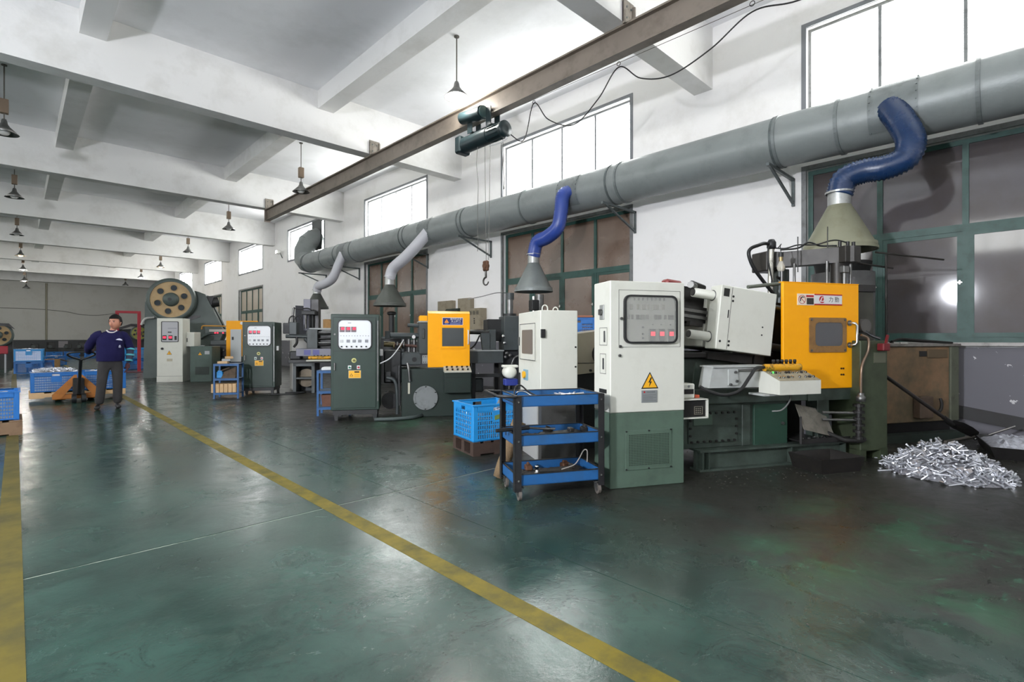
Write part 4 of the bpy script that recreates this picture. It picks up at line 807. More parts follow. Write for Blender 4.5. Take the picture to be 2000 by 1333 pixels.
for x, y in ((-.885, -.10), (-.105, -.10), (-.885, .38), (-.105, .38)):
    sx = 1 if x < -.5 else -1; sy = 1 if y < .1 else -1
    lg = MB().box(x, x+sx*.055, y, y+sy*.004, .075, .842).box(x, x+sx*.004, y, y+sy*.055, .075, .842).build('post', TBLK, ct)
    if y < 0: bolts('post_bolts', [(x+sx*.03, z) for z in (.795, .48, .165)], .009, y-.006, y, CHROME, lg)
    wheel = y < 0
    k = MB(); cx, cy = x+sx*.045, y+sy*.045
    k.box(cx-.035, cx+.035, cy-.03, cy+.03, .098, .104); k.box(cx-.020, cx-.014, cy-.03, cy+.02, .045, .10); k.box(cx+.014, cx+.020, cy-.03, cy+.02, .045, .10); cs = k.build('caster_fork', STEEL, ct)
    MB().cyl((cx-.011, cy-.015, .045), (cx+.011, cy-.015, .045), .044, n=20).build('caster_wheel', mat('grey_rubber_tyre', (96, 90, 84), .6), cs); MB().cyl((cx-.0135, cy-.015, .045), (cx+.0135, cy-.015, .045), .022, n=14).build('wheel_hub', STEEL, cs)
mb = MB(); mb.tube([(-.875, -.10, .835), (-1.02, -.085, .845), (-1.02, .36, .845), (-.875, .375, .835)], .012, 10); mb.build('push_handle', TBLK, ct)
mb = MB(); mb.bar((-.87, -.095, .78), (-.99, -.09, .835), .02, .006); mb.build('handle_stay', TBLK, ct)
# things on the trolley
for z_, zt_, nm_ in ((.760, .050, 'top'), (.449, .028, 'middle'), (.133, .03, 'bottom')):
    mb = MB(); n = 30; rows = []
    for i in range(n+1):
        for j in range(17):
            e = min(i, n-i, j, 16-j)/3; rows.append((-.855+.72*i/n, -.07+.42*j/16, z_+min(1, e)*zt_*random.uniform(.45, 1.0)))
    mb.add(rows, [(i*17+j, (i+1)*17+j, (i+1)*17+j+1, i*17+j+1) for i in range(n) for j in range(16)])
    mb.add([(-.855, -.07, z_), (-.135, -.07, z_), (-.135, .35, z_), (-.855, .35, z_)], [(0, 3, 2, 1)])
    o = mb.build('scrap_layer', mat('grimy_scrap', (74, 72, 70), .6, .3, dirt=.8, dirt_rgb=(34, 31, 28), scale=26, bump=.5, bscale=60)); o.location = O1; o.rotation_euler = (0, 0, math.radians(RZ1)); tag(o, 'grimy small scrap and tools covering the %s tray of the trolley' % nm_, 'scrap', kind='stuff')
def tool(name, label, cat, build, loc, rz=0):
    t = thing(name, label, cat, w1(*loc), RZ1+rz); build(t); return t
YG = mat('yellow_grip', (196, 168, 60), .5, dirt=.4, scale=20)
def _screw(t): MB().cyl((-.10, 0, .014), (0, 0, .014), .004, n=8).build('shaft', CHROME, t); MB().lathe([(.004, 0), (.014, .01), (.015, .05), (.011, .07), (.015, .10), (.0, .115)], (0, 0, .015), 12, True, 'x').build('grip', YG, t)
tool('screwdriver', 'yellow-handled screwdriver on the top tray of the trolley', 'tool', _screw, (-.50, .0, .806))
def _pli(t): MB().tube(spline([(0, 0, .012), (.06, .015, .014), (.14, .03, .014)]), .010, 8).build('grip', YG, t); MB().tube(spline([(0, .01, .012), (.06, -.012, .014), (.14, -.02, .014)]), .010, 8).build('grip', YG, t); MB().bar((-.05, .003, .012), (.01, .003, .012), .02, .014).build('jaws', STEEL, t)
tool('pliers', 'pair of yellow-gripped pliers on the top tray of the trolley', 'tool', _pli, (-.40, .02, .806), 10)
def _wire1(t): MB().tube(spline([(0, 0, .012), (.02, .02, .09), (.08, .06, .10), (.14, .05, .05), (.2, .02, .015)]), .007, 8).build('cable_loop', mat('black_rubber', (30, 30, 30), .5), t); MB().tube(spline([(.03, .04, .012), (.04, .02, .05), (.1, .02, .05), (.16, -.02, .012)]), .006, 8).build('wire_loop', CHROME, t)
tool('cable_loop', 'looped black and silver cable on the left of the top tray', 'cable', _wire1, (-.83, .12, .80))
for i in range(9):
    q = random.choice((a1, a2)).copy(); COL.objects.link(q); q.location = w1(-.42+i*.028+random.random()*.02, .0+random.random()*.2, .816); q.rotation_euler = (0, .1, random.random()*6); tag(q, 'small aluminium casting on the top tray of the trolley', 'casting', 'castings on the top trolley tray')
def _bar(t): MB().cyl((0, 0, 0), (.30, .06, 0), .016, n=10).build('pipe', mat('black_rubber', (30, 30, 30), .5), t); MB().tube(spline([(.30, .06, 0), (.42, .04, -.01), (.52, .02, -.012)]), .010, 8).build('hook_end', STEEL, t)
tool('hose_pipe', 'black pipe jutting out over the middle tray of the trolley', 'pipe', _bar, (-1.0, .05, .548))
def _plank(t): MB().prism([(0, 0), (.34, -.03), (.42, .06), (.40, .14), (.06, .10)], 0, .02, 'xy').build('slab', GBLK, t); MB().box(.3, .34, .02, .10, .02, .05, .005).build('lump', GBLK, t)
tool('metal_slab', 'dark flat slab lying in the middle tray of the trolley', 'metal part', _plank, (-.62, .10, .472))
tool('metal_slab', 'dark flat slab lying in the bottom tray of the trolley', 'metal part', _plank, (-.62, .08, .158))
def _wire2(t): MB().tube(spline([(0, 0, 0), (.12, .03, .02), (.18, .06, .06), (.24, .10, .12), (.27, .09, .12), (.275, .10, .02)]), .005, 8).build('bent_wire', mat('pale_wire', (190, 184, 176), .4, .4), t)
tool('bent_wire', 'bent pale wire sticking out of the bottom tray', 'wire', _wire2, (-.46, -.03, .215))
def _valve(t): MB().lathe([(.0, .0), (.03, 0), (.03, .03), (.015, .04), (.015, .08), (.02, .09), (0, .10)], (0, 0, 0), 10).build('valve_body', CHROME, t); MB().bar((-.03, 0, .06), (.03, 0, .06), .01, .01).build('valve_lever', STEEL, t)
tool('small_valve', 'small shiny valve standing in the bottom tray', 'valve', _valve, (-.66, .02, .155))
for i in range(5):
    q = MB().box(-.04, .04, -.03, .03, 0, .045, .008).cyl((-.02, 0, .045), (.02, 0, .055), .014, n=8).build('machine_part', random.choice((BLK2, RUST))); q.location = w1(-.83+i*.17, .22+.03*(i % 2), .155 if i % 2 else .47); q.rotation_euler = (0, 0, i); tag(q, 'grimy machine part in the lower trays of the trolley', 'machine part', 'grimy parts on the trolley')
sk = thing('sack', 'beige woven sack standing on the floor behind the trolley', 'sack', w1(-.84, .62, 0), RZ1); sk.rotation_euler = (0, math.radians(22), math.radians(RZ1))
MB().lathe([(.0, 0), (.05, .01), (.06, .12), (.06, .35), (.055, .45), (.07, .52), (.065, .56), (0, .54)], (0, 0, 0), 14).build('sack_body', mat('woven_sack', (118, 98, 72), .8, dirt=.6, dirt_rgb=(120, 100, 70), scale=20, bump=.4, bscale=80), sk)
MB().lathe([(.055, .44), (.063, .45), (.055, .46)], (0, 0, 0), 14).build('tie', BLACK, sk)
# ================================================================== MACHINES FARTHER ALONG THE WALL
DGREEN = mat('dark_green_cabinet', (33, 54, 44), .42, dirt=.4, dirt_rgb=(27, 41, 35), scale=4)
MGREY = mat('grey_machine_paint', (68, 74, 74), .42, .1, dirt=.5, dirt_rgb=(46, 50, 48), scale=5)
MDARK = mat('dark_machine_grey', (44, 45, 45), .45, .15, dirt=.6, dirt_rgb=(34, 34, 34), scale=5)
MGRN = mat('dark_green_tank', (34, 47, 41), .42, dirt=.5, dirt_rgb=(26, 32, 30), scale=4)
BRASS = mat('dull_brass', (128, 116, 84), .4, .6, dirt=.5, scale=12)
PANELW = mat('white_instrument_panel', (236, 238, 240), .4)
def green_cabinet(o, rz, label, w, h, d, detail=True):
    t = thing('control_cabinet', label, 'cabinet', o, rz)
    MB().box(-.005, w, 0, d, .165, h, .008).build('body', DGREEN, t)
    for x in (.05, w-.09):
        for y in (.03, d-.08): MB().prism([(x-.02, .165), (x+.06, .165), (x+.045, 0), (x+.0, 0)], y, y+.05).build('foot', MDARK, t)
    MB().box(.02, w-.03, .02, d-.02, .09, .165).build('plinth', MDARK, t)
    dr = MB().box(.03, w-.05, -.012, 0, .20, h-.05, .004).build('door', DGREEN, t)
    MB().frame([(.03, 1.10), (w-.05, 1.10), (w-.05, h-.05), (.03, h-.05)], [(.036, 1.106), (w-.056, 1.106), (w-.056, h-.056), (.036, h-.056)], -.0135, -.012).build('door_seam', mat('dark_green_seam', (28, 36, 32), .6), dr)
    x0, x1, z0, z1 = .106, .615, 1.135, 1.60
    gs = MB().frame(rrect(x0-.01, x1+.01, z0-.01, z1+.01, .085), rrect(x0+.006, x1-.006, z0+.006, z1-.006, .07), -.030, -.012).build('window_gasket', BLACK, dr)
    ip = MB().prism(rrect(x0, x1, z0, z1, .075), -.018, -.0125).build('instrument_panel', PANELW, dr)
    for i in range(3): c = MB().box(x0+.025+i*.088, x0+.10+i*.088, -.026, -.018, 1.405, 1.49, .003).build('temperature_controller', mat('grey_meter', (120, 104, 110), .5), ip); MB().box(x0+.05+i*.088, x0+.095+i*.088, -.028, -.026, 1.44, 1.478).build('red_display', REDLED, c)
    for i in range(11): MB().cyl((x0+.045+i*.042, -.024, 1.345), (x0+.045+i*.042, -.018, 1.345), .007, n=8).build('pilot_lamp', mat('grey_lamp', (150, 152, 156), .4), ip)
    for i, x in enumerate((.03, .13, .22, .305, .41)): MB().box(x0+x, x0+x+.05, -.025, -.018, 1.24, 1.285, .003).build('timer', mat('grey_timer', (140, 142, 148), .5) if i else mat('pale_timer', (205, 206, 206), .5), ip)
    for i in range(6): MB().cyl((x0+.055+i*.075, -.032, 1.175), (x0+.055+i*.075, -.018, 1.175), .013, n=10).build('selector_knob', BLACK, ip)
    MB().box(x0+.15, x0+.20, -.0195, -.018, 1.545, 1.555).build('maker_mark', mat('grey_timer', (140, 142, 148), .5), ip)
    hd = MB().box(.045, .068, -.035, -.012, .80, .92, .005).build('door_handle', STEEL, dr)
    MB().cyl((.056, -.02, 1.37), (.056, -.012, 1.37), .014, n=12).build('key_lock', STEEL, dr)
    es = MB().cyl((.348, -.016, .955), (.348, -.012, .955), .038, n=20).build('emergency_plate', mat('pale_yellow_disc', (206, 204, 130), .5), dr); MB().cyl((.348, -.04, .955), (.348, -.016, .955), .018, n=14).build('key_switch', mat('olive_knob', (110, 100, 50), .5), es)
    for x, c, nm in ((.282, (40, 120, 92), 'green_button'), (.418, (180, 36, 56), 'red_button')):
        b = MB().box(x-.026, x+.026, -.018, -.012, .815, .875, .004).build('button_plate', WHITEP, dr); MB().cyl((x, -.030, .845), (x, -.018, .845), .016, n=14).build(nm, mat(nm, c, .4), b)
    wp = MB().box(.264, .455, -.015, -.012, .672, .797, .001).build('warning_plate', mat('pale_plate_edge', (196, 190, 160), .5), dr); MB().box(.270, .449, -.0165, -.015, .678, .791).build('yellow_field', YELLOW, wp)
    MB().box(.355, .43, -.018, -.0165, .760, .783).build('bold_heading', INK, wp)
    MB().frame([(.283, .705), (.335, .705), (.309, .75), (.309, .75)], [(.292, .710), (.326, .710), (.309, .740), (.309, .740)], -.018, -.0165).build('warning_triangle', INK, wp)
    for i in range(3): MB().box(.35, .435, -.0175, -.0165, .695+i*.018, .699+i*.018).build('print_line', mat('brown_print', (150, 110, 30), .5), wp)
    MB().box(w-.028, w-.012, -.012, -.003, .3, h-.1).build('hinge_strip', STEEL, t)
    MB().box(w, w+.05, .10, .16, 1.02, 1.13, .006).build('side_socket', WHITEP, t)
    return t
O2 = (3.58, 7.81, 0); O3 = (3.77, 12.85, 0); O4 = (3.04, 18.42, 0)
green_cabinet(O2, -33, 'dark green control cabinet with white instrument window beside the second orange door', .735, 1.69, .55)
green_cabinet(O3, -33, 'dark green control cabinet farther back beside the small blue rack', .70, 1.69, .62)
def MX(o, rz): return Matrix.Translation(Vector(o)) @ Matrix.Rotation(math.radians(rz), 4, 'Z')
# ---- second die casting machine
M2 = thing('die_casting_machine', 'dark green die casting machine with orange door and round grey hatch', 'machine', O2, -31)
MB().box(1.09, 2.25, .10, .95, 0, .80, .008).build('tank_base', MGRN, M2)
ht = MB().prism(circ(1.475, .32, .195, 32), .075, .10).build('round_hatch', mat('grey_hatch', (132, 136, 136), .45, .2, dirt=.3, scale=6), M2)
MB().frame(circ(1.475, .32, .20, 32), circ(1.475, .32, .17, 32), .065, .08).build('hatch_rim', MATS['grey_hatch'], ht)
for i in range(6): a = i*PI/3+.5; MB().box(1.475+.185*math.cos(a)-.012, 1.475+.185*math.cos(a)+.012, .055, .068, .32+.185*math.sin(a)-.008, .32+.185*math.sin(a)+.008, .003).build('hatch_clip', MDARK, ht)
MB().box(1.19, 1.225, .085, .10, .39, .575, .004).build('level_gauge', mat('pale_gauge', (190, 188, 170), .4), M2)
MB().box(1.775, 2.21, -.08, .10, .405, .77, .006).build('junction_box', MGRN, M2); MB().box(1.785, 2.20, -.085, -.08, .66, .665).build('box_seam', INK, M2)
pnl = MB().add([(1.77, -.12, .765), (2.215, -.12, .765), (2.215, .09, .845), (1.77, .09, .845), (1.77, -.12, .745), (2.215, -.12, .745), (2.215, .09, .75), (1.77, .09, .75)], [(0, 1, 2, 3), (4, 7, 6, 5), (0, 4, 5, 1), (1, 5, 6, 2), (2, 6, 7, 3), (3, 7, 4, 0)]).build('button_panel', mat('cream_button_panel', (190, 190, 176), .45), M2)
for i in range(5):
    for j in range(2): c = Vector((1.82+i*.085, -.07+j*.10, .785+j*.038)); MB().cyl(c, c+Vector((0, -.008, .02)), .017, n=10).build('button', BLACK, pnl)
od2 = MB().box(1.513, 2.215, .08, .12, .822, 1.72, .006).build('orange_door', ORANGE, M2)
MB().add([(1.513, .08, 1.72), (2.215, .08, 1.72), (2.215, .14, 1.762), (1.513, .14, 1.762), (1.513, .14, 1.72), (2.215, .14, 1.72)], [(0, 1, 2, 3), (3, 2, 5, 4), (0, 3, 4), (1, 5, 2), (0, 4, 5, 1)]).build('sloped_top', mat('orange_highlight_edge', (250, 190, 70), .25, spec=.8), od2)  # paler orange paints the highlight along the door's top bevel
MB().frame([(1.72, 1.135), (2.135, 1.135), (2.135, 1.51), (1.72, 1.51)], [(1.748, 1.173), (2.109, 1.173), (2.109, 1.482), (1.748, 1.482)], .068, .08).build('window_frame', ORANGE, od2)
MB().box(1.748, 2.109, .074, .079, 1.173, 1.482).build('window_pane', mat('dark_grey_pane', (70, 74, 74), .22), od2)
MB().tube([(2.185, .08, 1.44), (2.185, .05, 1.43), (2.185, .05, 1.22), (2.185, .08, 1.21)], .012, 8).build('door_handle', WHITEP, od2)
sg = MB().prism(rrect(1.752, 2.098, 1.527, 1.655, .008, 2), .074, .08).build('safety_sign', mat('pale_sign_edge', (222, 210, 214), .5), od2, 'blue and white safety sign with orange triangle'); NAVY = mat('navy_sign_field', (34, 44, 104), .5)
MB().box(1.760, 2.090, .0725, .074, 1.535, 1.647).build('navy_field', NAVY, sg)
tg_ = MB().prism([(1.785, 1.566), (1.862, 1.566), (1.823, 1.628)], .0712, .0725).build('orange_triangle', mat('sign_orange', (240, 150, 40), .5), sg); MB().box(1.819, 1.827, .0706, .0712, 1.580, 1.612).build('exclamation_mark', mat('sign_red', (170, 60, 30), .5), tg_)
text_mesh('sign_lettering', '操作时必须', .038, WHITEP, sg, (1.978, .0718, 1.627)); text_mesh('sign_lettering', '关上护门!', .038, WHITEP, sg, (1.978, .0718, 1.589))
for z, x1 in ((1.562, 2.078), (1.547, 2.05)): MB().box(1.882, x1, .0716, .0725, z-.0025, z+.0025).build('fine_print', mat('pale_blue_print', (150, 160, 200), .5), sg)
MB().box(1.795, 1.85, .0716, .0725, 1.548, 1.556).build('fine_print', mat('pale_blue_print', (150, 160, 200), .5), sg)
MB().box(1.40, 1.53, .45, .9, 1.59, 1.70, .006).build('orange_rear_guard', ORANGE, M2)
MB().box(1.375, 1.54, .25, .80, 1.04, 1.575, .01).build('platen', MGREY, M2); MB().box(1.37, 1.55, .24, .81, 1.575, 1.60).build('platen_cap', mat('light_grey_cap', (150, 154, 152), .4), M2)
MB().box(1.43, 1.47, .235, .25, 1.30, 1.47, .01).build('platen_boss', MGREY, M2)
for z, xa, r in ((1.53, 1.19, .03), (1.36, .86, .045)): MB().cyl((xa, .35, z), (1.40, .35, z-.01), r, n=14).build('tie_bar', MGREY, M2)
MB().box(.82, .90, .30, .45, 1.30, 1.43, .006).build('bar_end_block', MGREY, M2); MB().cyl((1.29, .27, 1.33), (1.29, .30, 1.33), .03, n=14).build('pin', CHROME, M2)
MB().cyl((.80, .45, 1.21), (.98, .45, 1.20), .045, n=14).build('brass_ram', BRASS, M2); MB().cyl((.98, .45, 1.20), (1.35, .45, 1.17), .025, n=10).build('ram_rod', mat('brown_rod', (96, 70, 62), .45, .4), M2)
for i in range(4): MB().lathe([(.02, 0), (.05, .005), (.05, .03), (.02, .035)], (.95+i*.055, .42, 1.18+.02*(i % 2)), 10, True, 'x').build('fitting', STEEL if i % 2 else BRASS, M2)
for x in (1.12, 1.22, 1.31): MB().cyl((x, .5, 1.0), (x, .5, 1.30), .03, n=10).build('valve_stem', STEEL if x > 1.2 else MGREY, M2)
MB().box(1.09, 1.42, .28, .80, .86, 1.07, .01).build('valve_block', MGREY, M2); MB().prism(circ(1.30, .95, .04, 14), .265, .28).build('port', INK, M2)
mb2 = MB().box(1.43, 1.54, .22, .28, .88, 1.02, .004).build('bolted_plate', mat('pale_grey_plate', (140, 146, 146), .45), M2); bolts('plate_bolts', [(x, z) for x in (1.45, 1.485, 1.52) for z in (.905, .995)], .008, .212, .22, BLK2, mb2)
MB().box(.80, 1.09, .35, .95, .55, 1.10, .02).build('pump_housing', MDARK, M2); MB().box(.82, .92, .2, .35, .58, .76, .01).build('pump_terminal', MDARK, M2)
MB().cyl((.9, .4, .25), (.9, .7, .25), .14, n=18).build('pump_motor', MDARK, M2)
MB().tube(spline([(.85, .2, .66), (.98, .18, .6), (1.02, .18, .35), (1.02, .2, .05)]), .03, 8).build('oil_hose', MGREY, M2); MB().tube(spline([(1.05, .15, .85), (1.05, .12, .6), (1.06, .12, .2)]), .02, 8).build('oil_hose', MDARK, M2)
MB().tube(spline([(.75, .02, .9), (.9, .0, .98), (1.02, .05, 1.12), (1.12, .2, 1.28)]), .010, 6).build('white_cable', mat('white_cable', (205, 205, 205), .5), M2)
vv = MB().tube(spline([(1.18, .08, .9), (1.2, .06, .8), (1.22, .06, .6)]), .02, 8).build('drain_valve', STEEL, M2)
# casting end to the right of the orange door
MB().box(2.25, 2.85, .35, .95, .87, 1.08, .006).build('shot_bed', MGREY, M2); MB().box(2.25, 2.86, .33, .97, 1.08, 1.10).build('bed_top', mat('light_grey_cap', (150, 154, 152), .4), M2)
mb = MB()
for x, y in ((2.3, .4), (2.8, .4), (2.3, .9), (2.8, .9)): mb.box(x, x+.06, y, y+.06, 0, .87)
mb.box(2.3, 2.86, .4, .46, .62, .68).box(2.3, 2.86, .4, .96, .1, .14); mb.build('bed_legs', MDARK, M2)
MB().box(2.36, 2.52, .5, .75, .35, .60, .02).build('sump_box', MGREY, M2)
MB().cyl((2.22, .5, 1.415), (2.62, .5, 1.405), .035, n=12).build('shot_rod', BLK2, M2); MB().prism([(2.50, 1.10), (2.62, 1.10), (2.62, 1.40), (2.46, 1.40)], .42, .55).build('shot_bracket', MGREY, M2); MB().box(2.62, 2.74, .45, .85, 1.08, 1.46, .008).build('shot_body', MGREY, M2)
MB().tube(spline([(2.28, .45, 1.12), (2.36, .42, 1.2), (2.44, .42, 1.36)]), .014, 8).build('shot_hose', BLACK, M2)
MB().box(2.64, 2.92, .75, 1.2, 1.25, 1.66, .01).build('rear_housing', MDARK, M2); MB().box(2.89, 3.16, .45, .95, 1.09, 1.71, .012).build('upright_housing', MGREY, M2); MB().box(3.10, 3.2, .5, 1.0, 1.28, 1.70, .01).build('housing_shoulder', MDARK, M2)
MB().cyl((3.05, .7, 1.71), (3.05, .7, 1.76), .12, n=18).build('motor_flange', MDARK, M2); MB().cyl((3.05, .7, 1.76), (3.05, .7, 2.05), .06, n=16).build('lift_motor', STEEL, M2); MB().cyl((3.05, .7, 2.02), (3.05, .7, 2.14), .075, n=16).build('motor_cap', MGREY, M2)
MB().box(2.86, 3.3, .5, 1.3, 0, 1.09, .02).build('pot_casing', MDARK, M2)
for x, z in ((2.86, 1.32), (2.88, 1.2), (2.92, 1.02), (2.98, .98), (2.90, .95)): MB().lathe([(.0, 0), (.03, .0), (.035, .03), (.02, .05), (.0, .055)], (x, .40, z), 10, True).build('pipe_fitting', CHROME if z > 1.1 else STEEL, M2)
MB().tube(spline([(3.2, .5, 1.0), (3.06, .40, .95), (3.0, .42, .75), (2.98, .45, .4)]), .02, 8).build('curved_pipe', STEEL, M2)
MB().tube(spline([(2.3, .9, 2.03), (2.55, .8, 2.08), (2.8, .7, 2.14), (3.05, .7, 2.14)]), .008, 6).build('overhead_wire', STEEL, M2)
# ---- furnace below the light grey hood
f2 = thing('melting_furnace', 'steel melting furnace standing under the light grey fume hood', 'furnace', (8.0, 7.6, 0), -20)
MB().cyl((0, 0, 0), (0, 0, 1.25), .55, n=32).build('furnace_shell', MDARK, f2); MB().cyl((0, 0, 1.25), (0, 0, 1.31), .60, n=32).build('furnace_lid', MGREY, f2)
MB().cyl((.08, -.1, 1.31), (.08, -.1, 2.24), .09, n=18).build('plunger', STEEL, f2); MB().box(-.14, .02, -.2, -.02, 1.9, 2.12, .01).build('plunger_head', MDARK, f2); MB().cyl((-.06, -.1, 1.3), (-.06, -.1, 2.2), .03, n=10).build('plunger_rod', CHROME, f2)
f3 = thing('melting_furnace', 'dark melting furnace under the grey hood with the straight white hose', 'furnace', (8.0, 13.5, 0), -20)
MB().cyl((0, 0, 0), (0, 0, 1.3), .5, n=28).build('furnace_shell', MDARK, f3); MB().cyl((0, 0, 1.3), (0, 0, 1.36), .55, n=28).build('furnace_lid', MGREY, f3); MB().cyl((.05, 0, 1.36), (.05, 0, 2.1), .08, n=14).build('plunger', MDARK, f3); MB().lathe([(.09, 0), (.14, .03), (.14, .08), (.07, .11)], (.05, 0, 2.0), 16).build('plunger_head', BLK2, f3)
# ---- switch boxes on the wall behind
BEIGE = mat('beige_switch_box', (150, 140, 120), .55, dirt=.6, dirt_rgb=(112, 98, 76), scale=6)
def wall_box(label, y0, y1, z0, z1, d, dials=0):
    t = thing('switch_box', label, 'switch box', (WX, (y0+y1)/2, z0)); w = (y1-y0)/2; h = z1-z0
    MB().box(-d, -.002, -w, w, 0, h, .006).build('box_body', BEIGE, t); MB().box(-d-.006, -d, -w+.02, w-.02, .02, h-.02, .003).build('lid', BEIGE, t)
    for i in range(dials): q = MB().box(-d-.012, -d-.006, -w+.07+i*.145, -w+.19+i*.145, h-.19, h-.06).build('meter', mat('meter_face', (120, 112, 92), .4), t); MB().cyl((-d-.016, -w+.13+i*.145, h-.125), (-d-.012, -w+.13+i*.145, h-.125), .05, n=16).build('dial', mat('dial_dark', (86, 80, 66), .4), q)
    if dials:
        for z in (.3, .24, .18): MB().cyl((-d-.02, 0, z), (-d-.006, 0, z), .02, n=10).build('lamp', BLK2, t)
    return t
wall_box('beige switch box with three dials on the white wall', 10.62, 11.14, 1.55, 2.14, .22, 3); wall_box('large plain beige switch box on the white wall', 11.0+.16, 11.72, 1.69, 2.45, .15); wall_box('smaller beige switch box half hidden above the second orange door', 12.0, 12.7, 1.75, 2.42, .15)
sw_ = thing('support_shelf', 'dark green bracketed motor cover above the second orange door', 'motor', (WX, 11.9, 1.75)); MB().prism([(-.35, 0), (0, 0), (0, .42), (-.2, .42), (-.35, .25)], -.3, .3).build('motor_cover', MGRN, sw_)
# ---- slim cream cabinet behind the trolley
RW = -28; OW = (3.95, 3.66, 0)
cw_ = thing('control_cabinet', 'slim cream cabinet with small window and yellow switch behind the trolley', 'cabinet', OW, RW)
MB().box(0, .42, 0, .79, .66, 1.60, .006).build('upper_body', CREAM, cw_); MB().box(.01, .42, .0, .79, 0, .655).build('lower_body', mat('dark_grey_base', (66, 66, 64), .5, dirt=.4, scale=5), cw_); MB().box(-.003, .012, .10, .79, .0, .655).build('side_skirt', mat('grey_white_skirt', (170, 170, 166), .5), cw_)
dW = MB().box(-.014, 0, .13, .70, 1.06, 1.47, .004).build('window_door', CREAM, cw_); MB().frame([(.13, 1.06), (.70, 1.06), (.70, 1.47), (.13, 1.47)], [(.137, 1.067), (.693, 1.067), (.693, 1.463), (.137, 1.463)], -.0155, -.014, 'yz').build('door_seam', MATS['seam_shadow_gap'], dW)
MB().prism(rrect(.214, .60, 1.13, 1.40, .02, 2), -.019, -.014, 'yz').build('window_pane', mat('brown_grey_pane', (120, 112, 104), .2), dW)
iw = MB().box(-.012, 0, .42, .57, .83, .95, .004).build('switch_plate', mat('pale_blue_plate', (120, 160, 176), .4), cw_); MB().cyl((-.035, .51, .89), (-.012, .51, .89), .04, n=16).build('yellow_knob', YELLOW, iw)
MB().box(-.02, 0, .715, .75, .70, .90, .004).build('door_latch', BLACK, cw_); MB().box(-.02, 0, .735, .75, 1.22, 1.32, .003).build('lock_handle', STEEL, dW)
MB().box(.0, .05, -.022, .0, 1.31, 1.40, .004).build('hinge', BLACK, cw_)
for z in (1.21, 1.0): MB().cyl((.395, -.006, z), (.395, .002, z), .010, n=10).build('plug', INK, cw_)
for y, x in ((.03, .06), (.35, .3)): MB().tube([(x-.03, y, 1.59)]+[(x-.03*math.cos(a), y, 1.60+.035*math.sin(a)+.02) for a in [PI*i/6 for i in range(7)]]+[(x+.03, y, 1.59)], .007, 8).build('lifting_eye', CREAM, cw_)
bw_ = MB().lathe([(0, -.10), (.05, -.10), (.075, -.07), (.075, .05), (.05, .08), (0, .08)], (-.10, .86, .90), 18, True, 'y').build('blower', CREAM, cw_); MB().box(-.16, -.003, .80, .92, .74, .82, .008).build('blower_base', mat('blue_bracket', (34, 50, 130), .5), bw_); MB().box(-.18, 0, .80, .92, .955, .985, .006).build('blower_cover', CREAM, bw_)
# beige guarded machine between the two cream cabinets
bg_ = thing('guarded_machine', 'beige sheet-metal machine cover seen between the two cream cabinets', 'machine', OW, RW)
TAN = mat('beige_cover_paint', (168, 160, 140), .45, dirt=.3, dirt_rgb=(140, 130, 108), scale=4)
MB().prism([(.45, 1.02), (1.1, 1.02), (1.1, 1.42), (.62, 1.36), (.45, 1.335)], .42, .95).build('upper_cover', TAN, bg_); MB().prism([(.45, .87), (1.1, .93), (1.1, 1.01), (.45, 1.01)], .425, .95).build('lower_cover', TAN, bg_)
MB().cyl((.76, .40, .93), (.76, .43, .93), .014, n=10).build('cover_screw', INK, bg_); MB().cyl((.92, .30, 1.12), (.92, .42, 1.12), .14, n=20).build('hand_wheel', MDARK, bg_)
MB().box(.5, 1.1, .5, .9, 0, .9).build('machine_base', MDARK, bg_)
# ---- third machine
M3 = thing('die_casting_machine', 'grey die casting machine with hoses and yellow panel guard behind the second green cabinet', 'machine', O3, -33)
mb = MB(); mb.box(1.05, 1.12, .2, .9, 0, .70).box(1.47, 1.54, .2, .9, 0, .70).box(1.05, 1.54, .2, .9, .64, .72).box(1.05, 1.54, .22, .9, .33, .37); mb.box(1.05, 1.54, .8, .9, 0, .7); mb.build('pedestal', MGREY, M3)
MB().cyl((1.30, .5, .34), (1.30, .8, .34), .22, n=24).build('round_tank', mat('tan_tank', (136, 124, 104), .5, .2, dirt=.4, scale=5), M3)
MB().box(.95, 1.9, .15, .9, .72, .80, .008).build('bed_ledge', MDARK, M3)
pl = MB().box(1.12, 2.0, .2, .8, .88, 1.06, .006).build('bed_panel', mat('lilac_grey_panel', (126, 126, 138), .45), M3)
for x in (1.30, 1.5): MB().box(x, x+.15, .194, .2, .91, 1.03).build('blue_print', mat('blue_grey_print', (88, 90, 150), .5), pl)
MB().cyl((1.42, .1, .845), (1.95, .1, .845), .038, n=12).build('yellow_guard_tube', MATS['worn_yellow_tube'], M3)
for i in range(5): MB().lathe([(.012, 0), (.016, .02), (.0, .035)], (1.55+i*.08, .1, .88), 8).build('knob', BLACK, M3)
MB().box(1.38, 1.95, .02, .12, .76, .80, .005).build('button_panel', MATS['cream_button_panel'], M3)
MB().box(1.354, 1.60, .25, .85, 1.06, 1.53, .01).build('platen', MGREY, M3); MB().box(1.40, 2.1, .3, .8, 1.52, 1.56).build('platen_cap', MATS['light_grey_cap'], M3)
MB().box(1.60, 2.1, .45, .85, 1.08, 1.50).build('toggle_housing', BLK2, M3)
for z in (1.42, 1.30, 1.15): MB().tube(spline([(1.60, .3, z), (1.66, .24, z), (1.9, .24, z+.01), (2.0, .3, z)]), .018, 8).build('hydraulic_line', BLK2, M3)
for z in (1.46, 1.20): MB().cyl((1.62, .28, z), (2.1, .28, z), .022, n=10).build('tie_bar', STEEL, M3)
